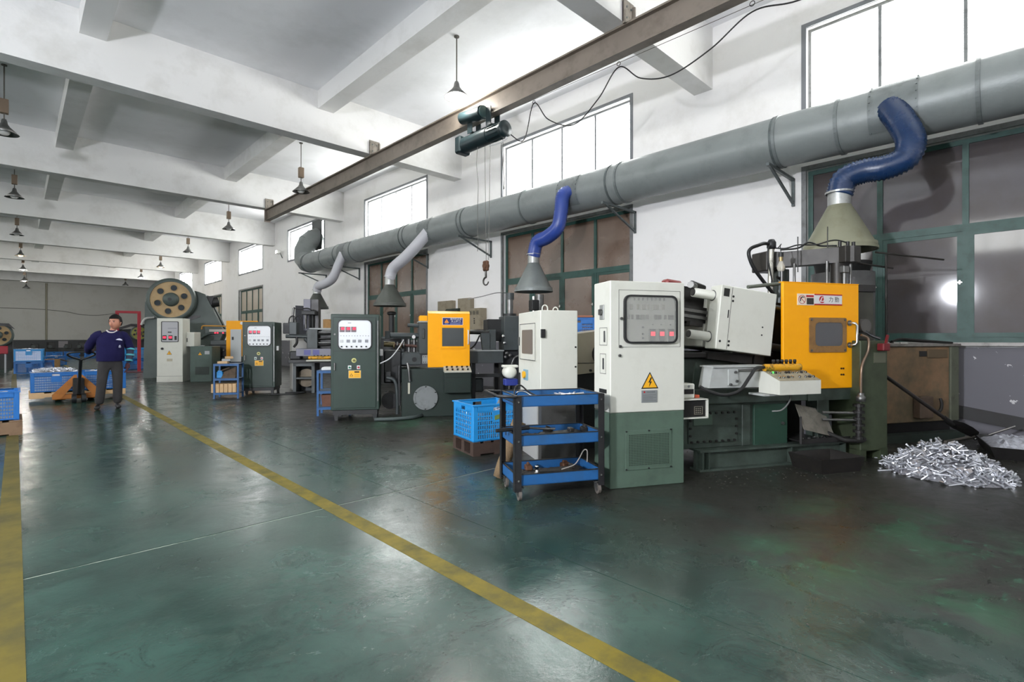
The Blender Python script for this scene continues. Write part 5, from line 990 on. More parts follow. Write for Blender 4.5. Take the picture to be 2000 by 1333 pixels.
MB().cyl((.86, .35, 1.36), (1.36, .35, 1.35), .045, n=14).build('core_cylinder', MGREY, M3); MB().cyl((1.30, .33, 1.3), (1.40, .33, 1.2), .05, n=12).build('elbow', MGREY, M3)
MB().box(.93, 1.10, .35, .7, 1.40, 1.70, .01).build('valve_box', MGREY, M3); MB().box(.78, .93, .4, .7, 1.42, 1.68, .01).build('rear_box', MDARK, M3)
MB().cyl((.95, .6, 1.68), (.98, .6, 2.05), .03, n=10).build('post', STEEL, M3); MB().tube(spline([(.98, .6, 2.06), (1.1, .6, 2.03), (1.3, .6, 2.05), (1.42, .6, 2.0)]), .018, 8).build('top_hose', BLACK, M3)
for dx in (0, .12): MB().tube(spline([(.88+dx, .55, 1.68), (.90+dx, .55, 1.80), (.97+dx, .55, 1.86), (1.04+dx, .55, 1.80), (1.05+dx, .55, 1.68)]), .016, 8).build('looped_hose', BLACK, M3)
MB().box(1.15, 1.32, .9, 1.3, 1.5, 2.3, .01).build('tall_panel', mat('lilac_grey_panel', (126, 126, 138), .45), M3); MB().box(1.32, 1.50, .95, 1.3, 1.5, 2.3).build('tall_panel_side', BLK2, M3)
for x in (1.22, 1.30, 1.38): MB().cyl((x, .85, 1.56), (x, .85, 1.95), .025, n=10).build('plunger_rod', STEEL if x < 1.25 else MDARK, M3)
MB().box(1.14, 1.46, .7, .95, 1.9, 2.0, .01).build('plunger_head', MDARK, M3)
MB().tube(spline([(1.05, .3, 1.1), (1.12, .28, 1.2), (1.12, .28, 1.34)]), .03, 8).build('bent_pipe', BLK2, M3)
MB().box(.95, 1.2, .3, .6, .80, 1.0, .02).build('pump', MDARK, M3)
dk = thing('plastic_drum', 'white plastic drum standing behind the farther green cabinet', 'drum', tuple(MX(O3, -33) @ Vector((1.02, 1.2, 0))), -33)
MB().lathe([(0, 0), (.24, .0), (.25, .05), (.25, .75), (.27, .78), (.25, .82), (.25, 1.25), (.1, 1.32), (0, 1.32)], (0, 0, 0), 24).build('drum_body', mat('white_plastic', (206, 204, 198), .5), dk); MB().cyl((.1, 0, 1.30), (.1, 0, 1.35), .05, n=12).build('drum_cap', BLK2, dk)
# ---- fourth machine: white cabinet, low green cabinet, orange door
c4 = thing('control_cabinet', 'white control cabinet with two red displays in front of the big flywheel press', 'cabinet', O4, -33)
MB().box(0, .70, 0, .52, .0, 1.915, .008).build('body', CREAM, c4); MB().box(.70, .92, .25, .75, 1.06, 1.50, .008).build('side_box', CREAM, c4); MB().box(-.003, .703, -.006, .0, 0, .17).build('plinth', CREAM, c4); MB().box(.0, .70, -.002, 0, .172, .178).build('plinth_seam', MATS['seam_shadow_gap'], c4)
MB().frame(rrect(.12, .59, 1.20, 1.82, .03, 3), rrect(.138, .572, 1.218, 1.802, .02, 3), -.014, 0).build('window_gasket', BLK2, c4)
i4 = MB().prism(rrect(.135, .575, 1.215, 1.805, .02, 3), -.006, -.001).build('instrument_panel', mat('grey_instrument_panel', (178, 178, 182), .4), c4)
for x in (.21, .37): q = MB().box(x-.055, x+.055, -.014, -.006, 1.26, 1.40, .003).build('temperature_controller', BLK2, i4); MB().box(x-.04, x+.04, -.016, -.014, 1.31, 1.37).build('red_display', REDLED, q)
MB().box(.48, .54, -.014, -.006, 1.26, 1.38, .003).build('timer', BLK2, i4); MB().box(.3, .54, -.010, -.006, 1.60, 1.62).build('print_line', MATS['grey_timer'], i4); MB().box(.3, .40, -.010, -.006, 1.48, 1.51).build('meter', BLK2, i4)
MB().cyl((.15, -.03, 1.0), (.15, 0, 1.0), .035, n=14).build('door_lock', BLK2, c4); tri_sign(c4, .336, .82, .14, .125, -.002, 'mark'); MB().box(.27, .42, -.004, 0, .62, .70).build('name_plate', mat('dull_cream_plate', (180, 172, 150), .5), c4)
MB().box(.72, .735, .23, .25, 1.2, 1.32, .004).build('side_handle', BLK2, c4)
g4 = thing('low_cabinet', 'low green cabinet with yellow triangle between the white cabinet and blue rack', 'cabinet', tuple(MX(O4, -33) @ Vector((.95, -.12, 0))), -33)
MB().box(0, .60, 0, .7, 0, 1.07, .01).build('body', mat('mid_green_cabinet', (66, 84, 76), .45, dirt=.4, dirt_rgb=(50, 62, 58), scale=4), g4); tri_sign(g4, .27, .80, .12, .11, -.001, 'mark'); MB().box(.40, .53, -.004, 0, .83, .93).build('grey_label', PLATE, g4); MB().box(.14, .52, -.006, 0, .22, .45, .003).build('vent_panel', MGRN, g4); MB().box(.22, .34, .1, .2, 1.07, 1.10, .01).build('top_fitting', PLATE, g4)
M4 = thing('die_casting_machine', 'far die casting machine with orange door and white panel beside the blue rack', 'machine', O4, -33)
o4 = MB().box(1.66, 2.6, .75, .79, .735, 1.875, .006).build('orange_door', ORANGE, M4); MB().box(1.80, 2.12, .70, .75, .56, 1.60, .006).build('white_panel', mat('pale_grey_panel', (192, 196, 196), .45), M4); MB().box(1.84, 1.90, .69, .70, 1.26, 1.36, .004).build('panel_lock', BLK2, M4); MB().prism(circ(2.12, 1.80, .05, 16), .744, .75).build('round_mark', WHITEP, o4)
MB().box(1.05, 2.5, .8, 1.6, 0, .72, .01).build('bed', MGRN, M4); MB().box(1.1, 1.66, .85, 1.5, .72, 1.1, .02).build('clamp_body', MDARK, M4); MB().box(1.15, 1.66, .9, 1.4, 1.1, 1.25, .01).build('slide', MGREY, M4)
mr = MB().box(1.15, 1.66, .78, .82, 1.52, 1.60, .004).build('meter_rail', mat('pale_rail', (190, 186, 178), .5), M4); MB().box(1.20, 1.66, .776, .80, 1.45, 1.52).build('meter_back', BLK2, mr)
for x in (1.33, 1.40, 1.56): MB().box(x-.022, x+.022, .770, .776, 1.465, 1.505).build('red_display', REDLED, mr)
MB().tube([(1.66, .78, 1.70), (1.0, .74, 1.71), (.96, .74, 1.69), (.95, .74, 1.60)], .018, 8).build('orange_tube', mat('orange_tube', (200, 140, 40), .5), M4)
for i in range(6): MB().box(1.15+i*.08, 1.21+i*.08, .76, .83, .78+.06*(i % 3), .84+.06*(i % 3), .01).build('valve', STEEL if i % 2 else MDARK, M4)
# ---- big flywheel press
PG = mat('grey_green_press', (76, 86, 82), .45, .1, dirt=.4, dirt_rgb=(58, 66, 62), scale=3); TANW = mat('tan_flywheel_paint', (176, 148, 104), .5, dirt=.5, dirt_rgb=(146, 114, 70), scale=4)
def press(loc, rz, label, R, zc, full=True):
    t = thing('flywheel_press', label, 'press', loc, rz); k = R/.68
    rim = MB().lathe([(R*.84, -.16), (R*.97, -.16), (R, -.13), (R, .13), (R*.97, .16), (R*.84, .16), (R*.84, -.16)], (0, 0, zc), 48, True, 'y').build('flywheel_rim', PG, t)
    hs_ = [(R*.56*math.cos(a), R*.56*math.sin(a)) for a in [math.radians(78+60*i) for i in range(6)]]
    MB().cyl((0, -.115, zc), (0, .05, zc), R*.845, n=48).build('flywheel_disc', TANW, t)
    for x, z in hs_:
        MB().lathe([(R*.135, 0), (R*.165, 0), (R*.165, .02), (R*.135, .02), (R*.135, 0)], (x, -.135, zc+z), 20, True, 'y').build('hole_rim', TANW, t); MB().cyl((x, -.119, zc+z), (x, -.116, zc+z), R*.135, n=20).build('lightening_hole', mat('dark_slate_hole', (44, 52, 58), .7), t)
    hb_ = MB().lathe([(0, -.30), (R*.27, -.30), (R*.30, -.27), (R*.30, -.12), (R*.36, -.11)], (0, 0, zc), 28, True, 'y').build('hub', PG, t); MB().cyl((0, -.33, zc), (0, -.30, zc), R*.07, n=12).build('hub_nut', MDARK, hb_)
    if full:
        P = [(-.85, 0), (1.05, 0), (1.25, .95), (1.48, 1.55), (.92, 2.82), (.72, 2.9), (.5, 2.95), (-.5, 2.95), (-.8, 2.5)]
        MB().prism(P, .22, .62).build('side_frame', PG, t); MB().prism(P, .95, 1.35).build('side_frame', PG, t); MB().box(-.5, .6, .6, 1.0, 1.7, 2.9).build('crown', PG, t); MB().box(-.8, 1.0, .6, 1.0, .0, .9).build('bolster', PG, t)
        MB().cyl((.95, .5, 2.52), (1.28, .55, 2.60), .17, n=20).build('drive_motor', MDARK, t); MB().prism([(.80, 2.75), (1.16, 2.78), (1.10, 2.45), (.98, 2.38)], .3, .7).build('motor_mount', MDARK, t)
        MB().prism([(.25, 1.83), (.78, 2.04), (.78, 2.10), (.6, 2.10), (.22, 1.92)], .20, .225).build('brake_lever', BLK2, t)
        MB().tube(spline([(.8, .2, 1.3), (1.0, .1, 1.45), (1.25, .15, 1.5), (1.4, .3, 1.5)]), .04, 8).build('air_hose', PG, t)
        MB().tube(spline([(-.52, .1, 2.0), (-.74, .0, 1.95), (-.85, .0, 1.75)]), .035, 8).build('guard_tube', mat('pale_tube', (190, 190, 186), .5), t)
    else:
        MB().prism([(-.9, 0), (.5, 0), (.45, 1.2), (.2, 1.5), (-.2, 1.75), (-1.1, 1.7), (-1.1, 1.2), (-.9, .8)], .2, .7).build('side_frame', MATS['dark_machine_grey'], t); MB().prism([(-1.2, 1.62), (-.3, 1.98), (.35, 1.96), (.55, 1.7), (.3, 1.84), (-.3, 1.86), (-1.2, 1.5)], -.2, .2).build('belt_guard', BLK2, t)
    return t
press(tuple(MX(O4, -33) @ Vector((-.317, 1.75, 0))), -22, 'large grey-green press with tan six-hole flywheel', .70, 2.59)
p2_ = press((-.55, 31.2, 0), -2, 'dark press with belt wheel at the left edge of the picture', .52, 1.46, False)
# ================================================================== CRATES, RACKS, PALLETS
CBLUE = mat('bright_blue_crate', (34, 140, 208), .4, dirt=.25, dirt_rgb=(40, 108, 160), scale=6)
CBLUE2 = mat('deep_blue_crate', (26, 104, 178), .42, dirt=.35, dirt_rgb=(24, 74, 122), scale=6)
def crate_mesh(w, d, h):
    mb = MB(); t = .012; c = .055
    mb.box(0, w, 0, d, 0, .012)
    for x in (0, w-c):
        for y in (0, d-c): mb.box(x, x+c, y, y+c, .0, h, .006)
    for y in (0, d-t):
        nz = 6; mb.box(c, w-c, y, y+t, 0, .03)
        for i in range(1, nz+1): z = .03+(h-.11)*i/nz; mb.box(c, w-c, y, y+t, z-.007, z+.007)
        n = int((w-2*c)/.026)
        for i in range(n+1): x = c+(w-2*c)*i/n; mb.box(x-.0045, x+.0045, y+.001, y+t-.001, 0, h-.07)
        mb.box(w*.40, w*.62, y-.001, y+t+.001, h*.50, h*.80)
        hw = .06; mb.box(c, w/2-hw, y, y+t, h-.08, h-.03).box(w/2+hw, w-c, y, y+t, h-.08, h-.03).box(c, w-c, y, y+t, h-.03, h)
    for x in (0, w-t):
        nz = 6; mb.box(x, x+t, c, d-c, 0, .03)
        for i in range(1, nz+1): z = .03+(h-.11)*i/nz; mb.box(x, x+t, c, d-c, z-.007, z+.007)
        n = int((d-2*c)/.05)
        for i in range(n+1): y = c+(d-2*c)*i/n; mb.box(x+.001, x+t-.001, y-.008, y+.008, 0, h-.07)
        hw = .055; mb.box(x, x+t, c, d/2-hw, h-.08, h-.03).box(x, x+t, d/2+hw, d-c, h-.08, h-.03).box(x, x+t, c, d-c, h-.03, h)
    return mb
CR = {}
def crate(label, loc, rz, w, d, h, m, fill=None, group='blue plastic crates', sticker=False, flabel=None):
    t = thing('plastic_crate', label, 'crate', loc, rz, group)
    key = (w, d, h, m.name)
    if key in CR: place(CR[key][0], 'crate_body', (0, 0, 0), parent=t); place(CR[key][1], 'crate_rim', (0, 0, 0), parent=t)
    else:
        b = crate_mesh(w, d, h).build('crate_body', m, t); r = MB().frame([(-.012, -.012), (w+.012, -.012), (w+.012, d+.012), (-.012, d+.012)], [(.012, .012), (w-.012, .012), (w-.012, d-.012), (.012, d-.012)], h-.012, h+.004, 'xy').build('crate_rim', m, t); CR[key] = (b, r)
    if sticker: MB().prism([(w*.43, h*.56), (w*.56, h*.60), (w*.56, h*.72), (w*.43, h*.68)], -.006, -.001).build('sticker', mat('olive_sticker', (110, 130, 60), .5), t)
    if fill:
        mb = MB(); n = int(260*w*d/.3)
        for k in range(n):
            x, y = random.uniform(.06, w-.06), random.uniform(.06, d-.06); z = fill*h+random.uniform(-.02, .03)+.03*(1-abs(2*x/w-1)); a = random.random()*6.3; l = random.uniform(.015, .04)
            mb.bar((x-l*math.cos(a), y-l*math.sin(a), z-random.uniform(-.02, .02)), (x+l*math.cos(a), y+l*math.sin(a), z+.01), .012, .012)
        for k in range(n):   # pieces seen through the slots
            s_ = random.random(); z = random.uniform(.02, fill*h)
            if s_ < .6: x, y = random.uniform(.05, w-.05), random.choice((.022, d-.022))
            else: x, y = random.choice((.022, w-.022)), random.uniform(.05, d-.05)
            mb.bar((x-.012, y, z), (x+.014, y+.004, z+random.uniform(-.012, .012)), .01, .01)
        mb.box(.03, w-.03, .03, d-.03, .015, fill*h-.01)
        o = mb.build('castings_fill', ALU); o.location = loc; o.rotation_euler = (0, 0, math.radians(rz)); tag(o, flabel or 'loose aluminium castings filling a blue crate', 'castings', kind='stuff')
    return t
WOOD = mat('worn_pallet_wood', (120, 96, 72), .75, dirt=.6, dirt_rgb=(78, 62, 48), scale=7); WOODD = mat('dark_pallet_wood', (66, 50, 42), .7, dirt=.6, dirt_rgb=(40, 32, 28), scale=7); WOODP = mat('pale_wood', (206, 172, 128), .65, dirt=.3, dirt_rgb=(172, 136, 92), scale=6)
def pallet(label, loc, rz, w, d, m, h=.15, nb=5):
    t = thing('pallet', label, 'pallet', loc, rz, 'wooden pallets')
    for y in (0, d/2-.04, d-.08): MB().box(0, w, y, y+.08, .02, h-.022).build('stringer', m, t)
    bw = w/nb*.72
    for i in range(nb): x = (w-bw)*i/(nb-1); MB().box(x, x+bw, 0, d, h-.022, h, .003).build('deck_board', m, t); 
    for i in (0, nb//2, nb-1): x = (w-bw)*i/(nb-1); MB().box(x, x+bw, 0, d, 0, .02).build('base_board', m, t)
    return t
pallet('dark wooden pallet under the bright blue crate beside the trolley', (3.62, 4.36, 0), -14, .62, .55, WOODD, .158)
crate('bright blue crate of castings on a dark pallet left of the trolley', (3.62, 4.36, .158), -14, .62, .54, .405, CBLUE, .62, sticker=True, flabel='aluminium castings inside the bright blue crate near the trolley')
sh = MB().prism([(0, 0), (.2, 0), (.2, .10), (.07, .16), (0, .05)], 0, .004).build('metal_sheet', PLATE); sh.location = (4.03, 4.42, .50); sh.rotation_euler = (math.radians(-8), 0, math.radians(-20)); tag(sh, 'grey metal sheet standing in the bright blue crate by the trolley', 'sheet')
# crate stacks behind the guarded machine
for sx, nm in ((0, 'left'), (1, 'right')):
    px, py = 6.05+sx*.38, 5.25-sx*.5
    pallet('wooden pallet under the %s stack of blue crates behind the beige cover' % nm, (px, py, 0), -52, .60, .48, WOODD, .12)
    for k in range(4): crate('blue crate, %s in the %s stack behind the beige machine cover' % (('lowest', 'second from bottom', 'third from bottom', 'topmost')[k], nm), (px, py, .12+.377*k), -52, .60, .46, .37, CBLUE2)
bt = MB().box(0, .40, 0, .25, 0, .03, .005).build('wooden_board', mat('red_brown_board', (150, 96, 74), .7)); bt.location = (6.12, 5.12, .12+.377*4); bt.rotation_euler = (0, 0, math.radians(-52)); tag(bt, 'reddish board lying on the left crate stack', 'board')
# left foreground crate on pallet
pallet('wooden pallet under the blue crate at the left edge', (-.85, 9.62, 0), 0, .92, .75, WOOD, .20)
crate('blue crate of castings on a pallet at the left edge of the picture', (-.82, 9.65, .20), 0, .86, .66, .385, CBLUE2, .8, flabel='aluminium castings inside the crate at the left edge')
# ---- blue shelf racks
RBLUE = mat('blue_rack_paint', (32, 88, 142), .45, dirt=.4, dirt_rgb=(36, 68, 98), scale=7)
def rack(label, loc, rz, w, d, hs_, H):
    t = thing('shelf_rack', label, 'rack', loc, rz)
    for x in (0, w-.035):
        for y in (0, d-.035): MB().box(x, x+.035, y, y+.035, 0, H).build('post', RBLUE, t)
    for z in hs_:
        s_ = MB().box(.0, w, .0, d, z-.008, z).build('shelf', mat('grey_blue_shelf', (70, 86, 98), .5), t); mb = MB(); mb.box(.035, w-.035, 0, .012, z-.045, z+.004).box(.035, w-.035, d-.012, d, z-.045, z+.004); mb.build('shelf_rail', RBLUE, s_)
    return t
RK3 = (3.06, 12.42, 0); rack('small blue shelf rack in front of the farther green cabinet', RK3, -30, .50, .42, (.13, .44, .755), .76)
def rp(o, rz, x, y, z): return tuple(MX(o, rz) @ Vector((x, y, z)))
for i in range(6):
    q = MB().box(0, .075, 0, .30, 0, .19, .004).build('wooden_block', WOODP); q.location = rp(RK3, -30, -.05+i*.083, .03, .131); q.rotation_euler = (0, 0, math.radians(-30)); tag(q, '%s pale wooden block from the left on the small blue rack' % ('first', 'second', 'third', 'fourth', 'fifth', 'sixth')[i], 'wood block', 'wooden blocks on the small blue rack')
q = thing('sacking', 'crumpled brown sacking on the middle shelf of the small blue rack', 'cloth', rp(RK3, -30, .03, .05, .441), -30); MB().lathe([(0, 0), (.11, .0), (.10, .06), (.06, .12), (0, .14)], (.08, .15, 0), 10).add([(.1, .02, .0), (.38, .02, .0), (.38, .3, .0), (.1, .3, 0), (.16, .06, .14), (.38, .1, .24), (.38, .25, .24), (.16, .25, .15)], [(3, 2, 1, 0), (4, 5, 6, 7), (0, 1, 5, 4), (1, 2, 6, 5), (2, 3, 7, 6), (3, 0, 4, 7)]).build('cloth_body', mat('brown_sacking', (92, 78, 64), .9, dirt=.5, scale=14), q); MB().tube(spline([(.02, .1, .12), (.1, .12, .16), (.25, .12, .22)]), .02, 8).build('fold', mat('brown_sacking', (92, 78, 64), .9), q)
q = MB().box(0, .12, 0, .08, 0, .14, .01).box(.02, .10, .02, .06, .14, .16).build('plastic_box', CBLUE); q.location = rp(RK3, -30, .04, .08, .441); q.rotation_euler = (0, 0, math.radians(-30)); tag(q, 'small bright blue box on the middle shelf of the small blue rack', 'box')
for i in range(3):
    q = MB().box(0, .20-.03*i, 0, .16, 0, .05, .004).build('wooden_offcut', WOODP if i != 1 else PLATE); q.location = rp(RK3, -30, .05+.08*i, .1+.03*i, .756+.051*i); q.rotation_euler = (0, 0, math.radians(-30+12*i)); tag(q, ('flat pale offcut lowest', 'grey metal offcut in the middle', 'short pale offcut on top')[i]+' of the little pile on the small blue rack', 'offcut', 'offcuts on the small blue rack')
RK2 = (3.63, 8.47, 0); rack('blue shelf rack half hidden behind the dark green cabinet', RK2, -33, .55, .42, (.15, .42, .765), .77)
q = MB().box(0, .34, 0, .28, 0, .045, .008).box(.01, .33, .01, .27, .045, .05).build('white_tray', WHITEP); q.location = rp(RK2, -33, .07, .03, .766); q.rotation_euler = (0, 0, math.radians(-33)); tag(q, 'flat white box on top of the half-hidden blue rack', 'box')
q = pan(MB(), .36, .28, .2, .02).build('brown_bin', mat('brown_bin', (112, 74, 56), .6, dirt=.5, scale=9)); q.location = rp(RK2, -33, .06, .05, .151); q.rotation_euler = (0, 0, math.radians(-33)); tag(q, 'red-brown bin on the lowest shelf of the half-hidden blue rack', 'bin')
cbx_ = MB().box(0, .3, 0, .22, 0, .22, .004).box(.0, .3, .1, .12, .22, .222).build('cardboard_box', mat('cardboard', (170, 132, 86), .8, dirt=.3, scale=6)); cbx_.location = tuple(MX(O3, -33) @ Vector((1.78, .45, 1.561))); tag(cbx_, 'small cardboard box on the machine top behind the dark green cabinet', 'box')
MB()
# cables and hoses on the floor
mb = MB().tube(spline([(4.05, 7.3, .03), (4.35, 7.12, .03), (4.7, 7.1, .03), (4.95, 7.3, .04), (4.9, 7.6, .05)]), .03, 8).build('floor_hose', mat('grey_floor_hose', (70, 80, 78), .5)); tag(mb, 'grey hose lying on the floor by the dark green cabinet', 'hose')
mb = MB().tube(spline([(4.2, 12.35, .02), (4.7, 12.1, .02), (5.0, 12.3, .02), (4.6, 12.5, .02)]), .015, 6).build('floor_cable', BLACK); tag(mb, 'black cable on the floor by the farther green cabinet', 'cable')
# ================================================================== PALLET TRUCK AND ITS LOAD
JORG = mat('orange_truck_paint', (166, 102, 34), .5, dirt=.5, dirt_rgb=(110, 68, 32), scale=6)
pallet('pale wooden pallet carried by the pallet truck', (.20, 14.1, .085), 0, 1.55, .8, WOODP, .12)
crate('long blue crate of castings on the left of the pallet truck load', (.22, 14.12, .205), 0, .76, .70, .40, CBLUE2, 1.04, flabel='aluminium castings heaped in the left crate on the pallet truck')
crate('long blue crate of castings behind the worker on the pallet truck load', (1.0, 14.12, .205), 0, .76, .70, .40, CBLUE2, .85, flabel='aluminium castings in the right crate on the pallet truck')
pj = thing('pallet_truck', 'orange hand pallet truck with a black loop handle', 'pallet truck', (.93, 13.6, 0), 0)
for sx in (-1, 1):
    MB().box(sx*.27-.08, sx*.27+.08, .30, 1.25, .05, .083, .006).build('fork', JORG, pj); MB().cyl((sx*.27-.05, 1.1, .04), (sx*.27+.05, 1.1, .04), .038, n=14).build('load_roller', BLACK, pj)
    MB().prism([(sx*.40, .08), (sx*.40, .17), (sx*.06, .56), (sx*.02, .56), (sx*.02, .44), (sx*.27, .08)], .18, .24).build('frame_plate', JORG, pj)
MB().box(-.40, .40, .20, .32, .07, .17, .01).build('fork_bridge', JORG, pj)
MB().box(-.09, .09, .05, .22, .16, .50, .02).build('pump_body', BLK2, pj)
for sx in (-1, 1): w_ = MB().cyl((sx*.04, .05, .09), (sx*.11, .05, .09), .09, n=20).build('steer_wheel', BLACK, pj); MB().cyl((sx*.11, .05, .09), (sx*.115, .05, .09), .04, n=12).build('wheel_hub', STEEL, w_)
MB().tube([(0, .05, .20), (0, -.05, .42), (-.02, -.66, .90)], .03, 10).build('tiller', BLACK, pj)
MB().tube(spline([(-.02, -.66, .89), (-.14, -.72, .94), (-.22, -.80, .99), (-.20, -.86, 1.03), (-.10, -.88, 1.045), (.06, -.88, 1.045), (.16, -.86, 1.03), (.18, -.80, .99), (.10, -.72, .94), (-.02, -.66, .89)]), .018, 8).build('loop_handle', BLACK, pj)
MB().box(-.06, .02, -.84, -.78, .97, 1.0, .01).build('release_lever', BLK2, pj)
# ================================================================== WORKER
def skin(name, V, E, R, m, parent, levels=2, root=0):
    me = bpy.data.meshes.new(name); me.from_pydata(V, E, []); o = bpy.data.objects.new(name, me); COL.objects.link(o)
    bpy.context.view_layer.objects.active = o
    md = o.modifiers.new('skin', 'SKIN'); md.use_smooth_shade = True
    for i, r in enumerate(R): d = me.skin_vertices[0].data[i]; d.radius = (r if isinstance(r, tuple) else (r, r)); d.use_root = (i == root)
    s = o.modifiers.new('sub', 'SUBSURF'); s.levels = levels; s.render_levels = levels
    bpy.context.view_layer.update()
    nm = bpy.data.meshes.new_from_object(o.evaluated_get(bpy.context.evaluated_depsgraph_get())); nm.name = name
    bpy.data.objects.remove(o); bpy.data.meshes.remove(me); nm.materials.clear(); nm.materials.append(m)
    for p in nm.polygons: p.use_smooth = True
    q = bpy.data.objects.new(name, nm); COL.objects.link(q); q.parent = parent; return q
wk = thing('person', 'worker in navy shirt and dark trousers pulling the pallet truck', 'person', (1.27, 12.05, 0), 0)
SKIN = mat('skin_tone', (186, 128, 104), .55); NAVYC = mat('navy_shirt_cloth', (28, 26, 66), .9, spec=.2, dirt=.4, dirt_rgb=(20, 19, 48), scale=8, bump=.2, bscale=12); TROU = mat('charcoal_trousers', (48, 46, 46), .85, dirt=.4, dirt_rgb=(34, 33, 33), scale=6); HAIR = mat('black_hair', (20, 18, 18), .8, spec=.2); GLV = mat('maroon_glove', (62, 30, 34), .85); TEAL = mat('teal_stripe', (74, 158, 170), .8); SHOE = mat('black_shoe', (26, 25, 26), .5)
# body: pelvis, spine, neck, limbs as one figure
V = [(0, 0, .94), (0, .0, 1.12), (.0, .01, 1.30), (.03, .0, 1.38), (.05, -.015, 1.50), (.06, -.03, 1.56),
     (.17, .01, 1.33), (.30, .03, 1.12), (.26, -.03, .86), (-.17, .02, 1.33), (-.30, .24, 1.12), (-.265, .54, 1.05),
     (-.10, 0, .88), (-.13, -.05, .50), (-.17, .0, .09), (.10, 0, .88), (.10, -.03, .50), (.11, .03, .09)]
E = [(0, 1), (1, 2), (2, 3), (3, 4), (4, 5), (3, 6), (6, 7), (7, 8), (3, 9), (9, 10), (10, 11), (0, 12), (12, 13), (13, 14), (0, 15), (15, 16), (16, 17)]
R = [.10, .10, .10, .06, .05, .05, .04, .04, .03, .035, .035, .03, .085, .055, .038, .085, .055, .038]
skin('body', V, E, R, SKIN, wk)
# shirt: lofted torso and two sleeves
def loft(mb, rings, n=20, caps=True):
    rows = []
    for cx, cy, cz, rx, ry in rings: rows += [(cx+rx*math.cos(2*PI*i/n), cy+ry*math.sin(2*PI*i/n)*(1.12 if math.sin(2*PI*i/n) < 0 else 1), cz) for i in range(n)]
    m = len(rings); mb.add(rows, [(j*n+i, j*n+(i+1) % n, (j+1)*n+(i+1) % n, (j+1)*n+i) for j in range(m-1) for i in range(n)], True)
    if caps: mb.add(rows[:n], [tuple(range(n-1, -1, -1))]); mb.add(rows[-n:], [tuple(range(n))])
    return mb
mb = loft(MB(), [(0, 0, .885, .205, .135), (0, -.01, .96, .215, .15), (0, -.012, 1.08, .21, .155), (0, -.005, 1.2, .21, .145), (.005, .0, 1.30, .215, .135), (.015, .0, 1.37, .20, .115), (.03, .0, 1.42, .14, .095), (.04, -.005, 1.455, .075, .075)])
mb.tube(spline([(.14, .01, 1.37), (.20, .012, 1.345), (.26, .02, 1.24), (.305, .03, 1.10)], 6), .08, 16, True, [.085]*7+[.078]*6+[.07]*6)
mb.tube(spline([(-.12, .01, 1.37), (-.19, .03, 1.345), (-.26, .12, 1.24), (-.30, .25, 1.12), (-.275, .47, 1.06)], 6), .08, 16, True, [.085]*9+[.075]*8+[.058]*8)
mb.build('shirt', NAVYC, wk)
MB().prism([(.06, 1.28), (.16, 1.265), (.155, 1.285), (.12, 1.305), (.09, 1.30)], -.158, -.140).build('chest_logo', mat('logo_white', (205, 205, 225), .7), wk); MB().lathe([(0, 0), (.016, .0), (.02, .02), (.012, .05), (0, .055)], (.12, -.172, 1.13), 8).build('badge', mat('badge_grey', (150, 152, 170), .6), wk)
MB().tube(spline([(-.06, -.055, 1.455), (-.03, -.095, 1.42), (.03, -.10, 1.415), (.09, -.07, 1.45)]), .014, 6).build('collar', mat('pale_collar', (196, 190, 190), .7), wk)
# striped oversleeve with glove
slv = skin('oversleeve', [(.30, .03, 1.13), (.295, .01, 1.0), (.265, -.025, .85)], [(0, 1), (1, 2)], [.068, .06, .05], mat('slate_sleeve', (50, 54, 74), .85), wk)
for p, r in (((.302, .025, 1.10), .073), ((.294, .005, .99), .068), ((.272, -.017, .89), .060)): d = Vector((-.035, -.055, -.28)).normalized(); MB().cyl(Vector(p)-d*.016, Vector(p)+d*.016, r, n=18).build('teal_stripe', TEAL, slv)
def hand(name, base, d, side, curl, m, parent, k_=1.3):
    d = Vector(d).normalized(); s = Vector(side).normalized(); nrm_ = d.cross(s).normalized(); b = Vector(base); V = [b, b+d*.05, b+d*.085]; E = [(0, 1), (1, 2)]; R = [(.026, .020), (.038, .018), (.036, .015)]
    for i, (off, l) in enumerate(((-.030, .062), (-.010, .072), (.011, .068), (.030, .052))):
        k = len(V); p = b+d*.088+s*off; c1 = p+d*(l*.5)*math.cos(curl*.6)+nrm_*(l*.5*math.sin(curl*.6)); c2 = c1+d*(l*.5)*math.cos(curl*1.5)+nrm_*(l*.5*math.sin(curl*1.5)); V += [p, c1, c2]; E += [(2, k), (k, k+1), (k+1, k+2)]; R += [.0105, .0098, .0085]
    k = len(V); V += [b+d*.035-s*.042, b+d*.065-s*.055+nrm_*.015, b+d*.09-s*.05+nrm_*.03]; E += [(1, k), (k, k+1), (k+1, k+2)]; R += [.013, .012, .010]
    V = [b+(v-b)*k_ for v in V]; R = [tuple(q*k_ for q in r) if isinstance(r, tuple) else r*k_*.95 for r in R]
    return skin(name, [tuple(v) for v in V], E, R, m, parent, 1)
hand('glove', (.262, -.03, .85), (-.12, -.15, -1), (0, -1, .1), .45, GLV, wk)
hand('glove', (-.262, .555, 1.05), (.05, 1, .0), (-1, 0, 0), 1.0, GLV, wk)
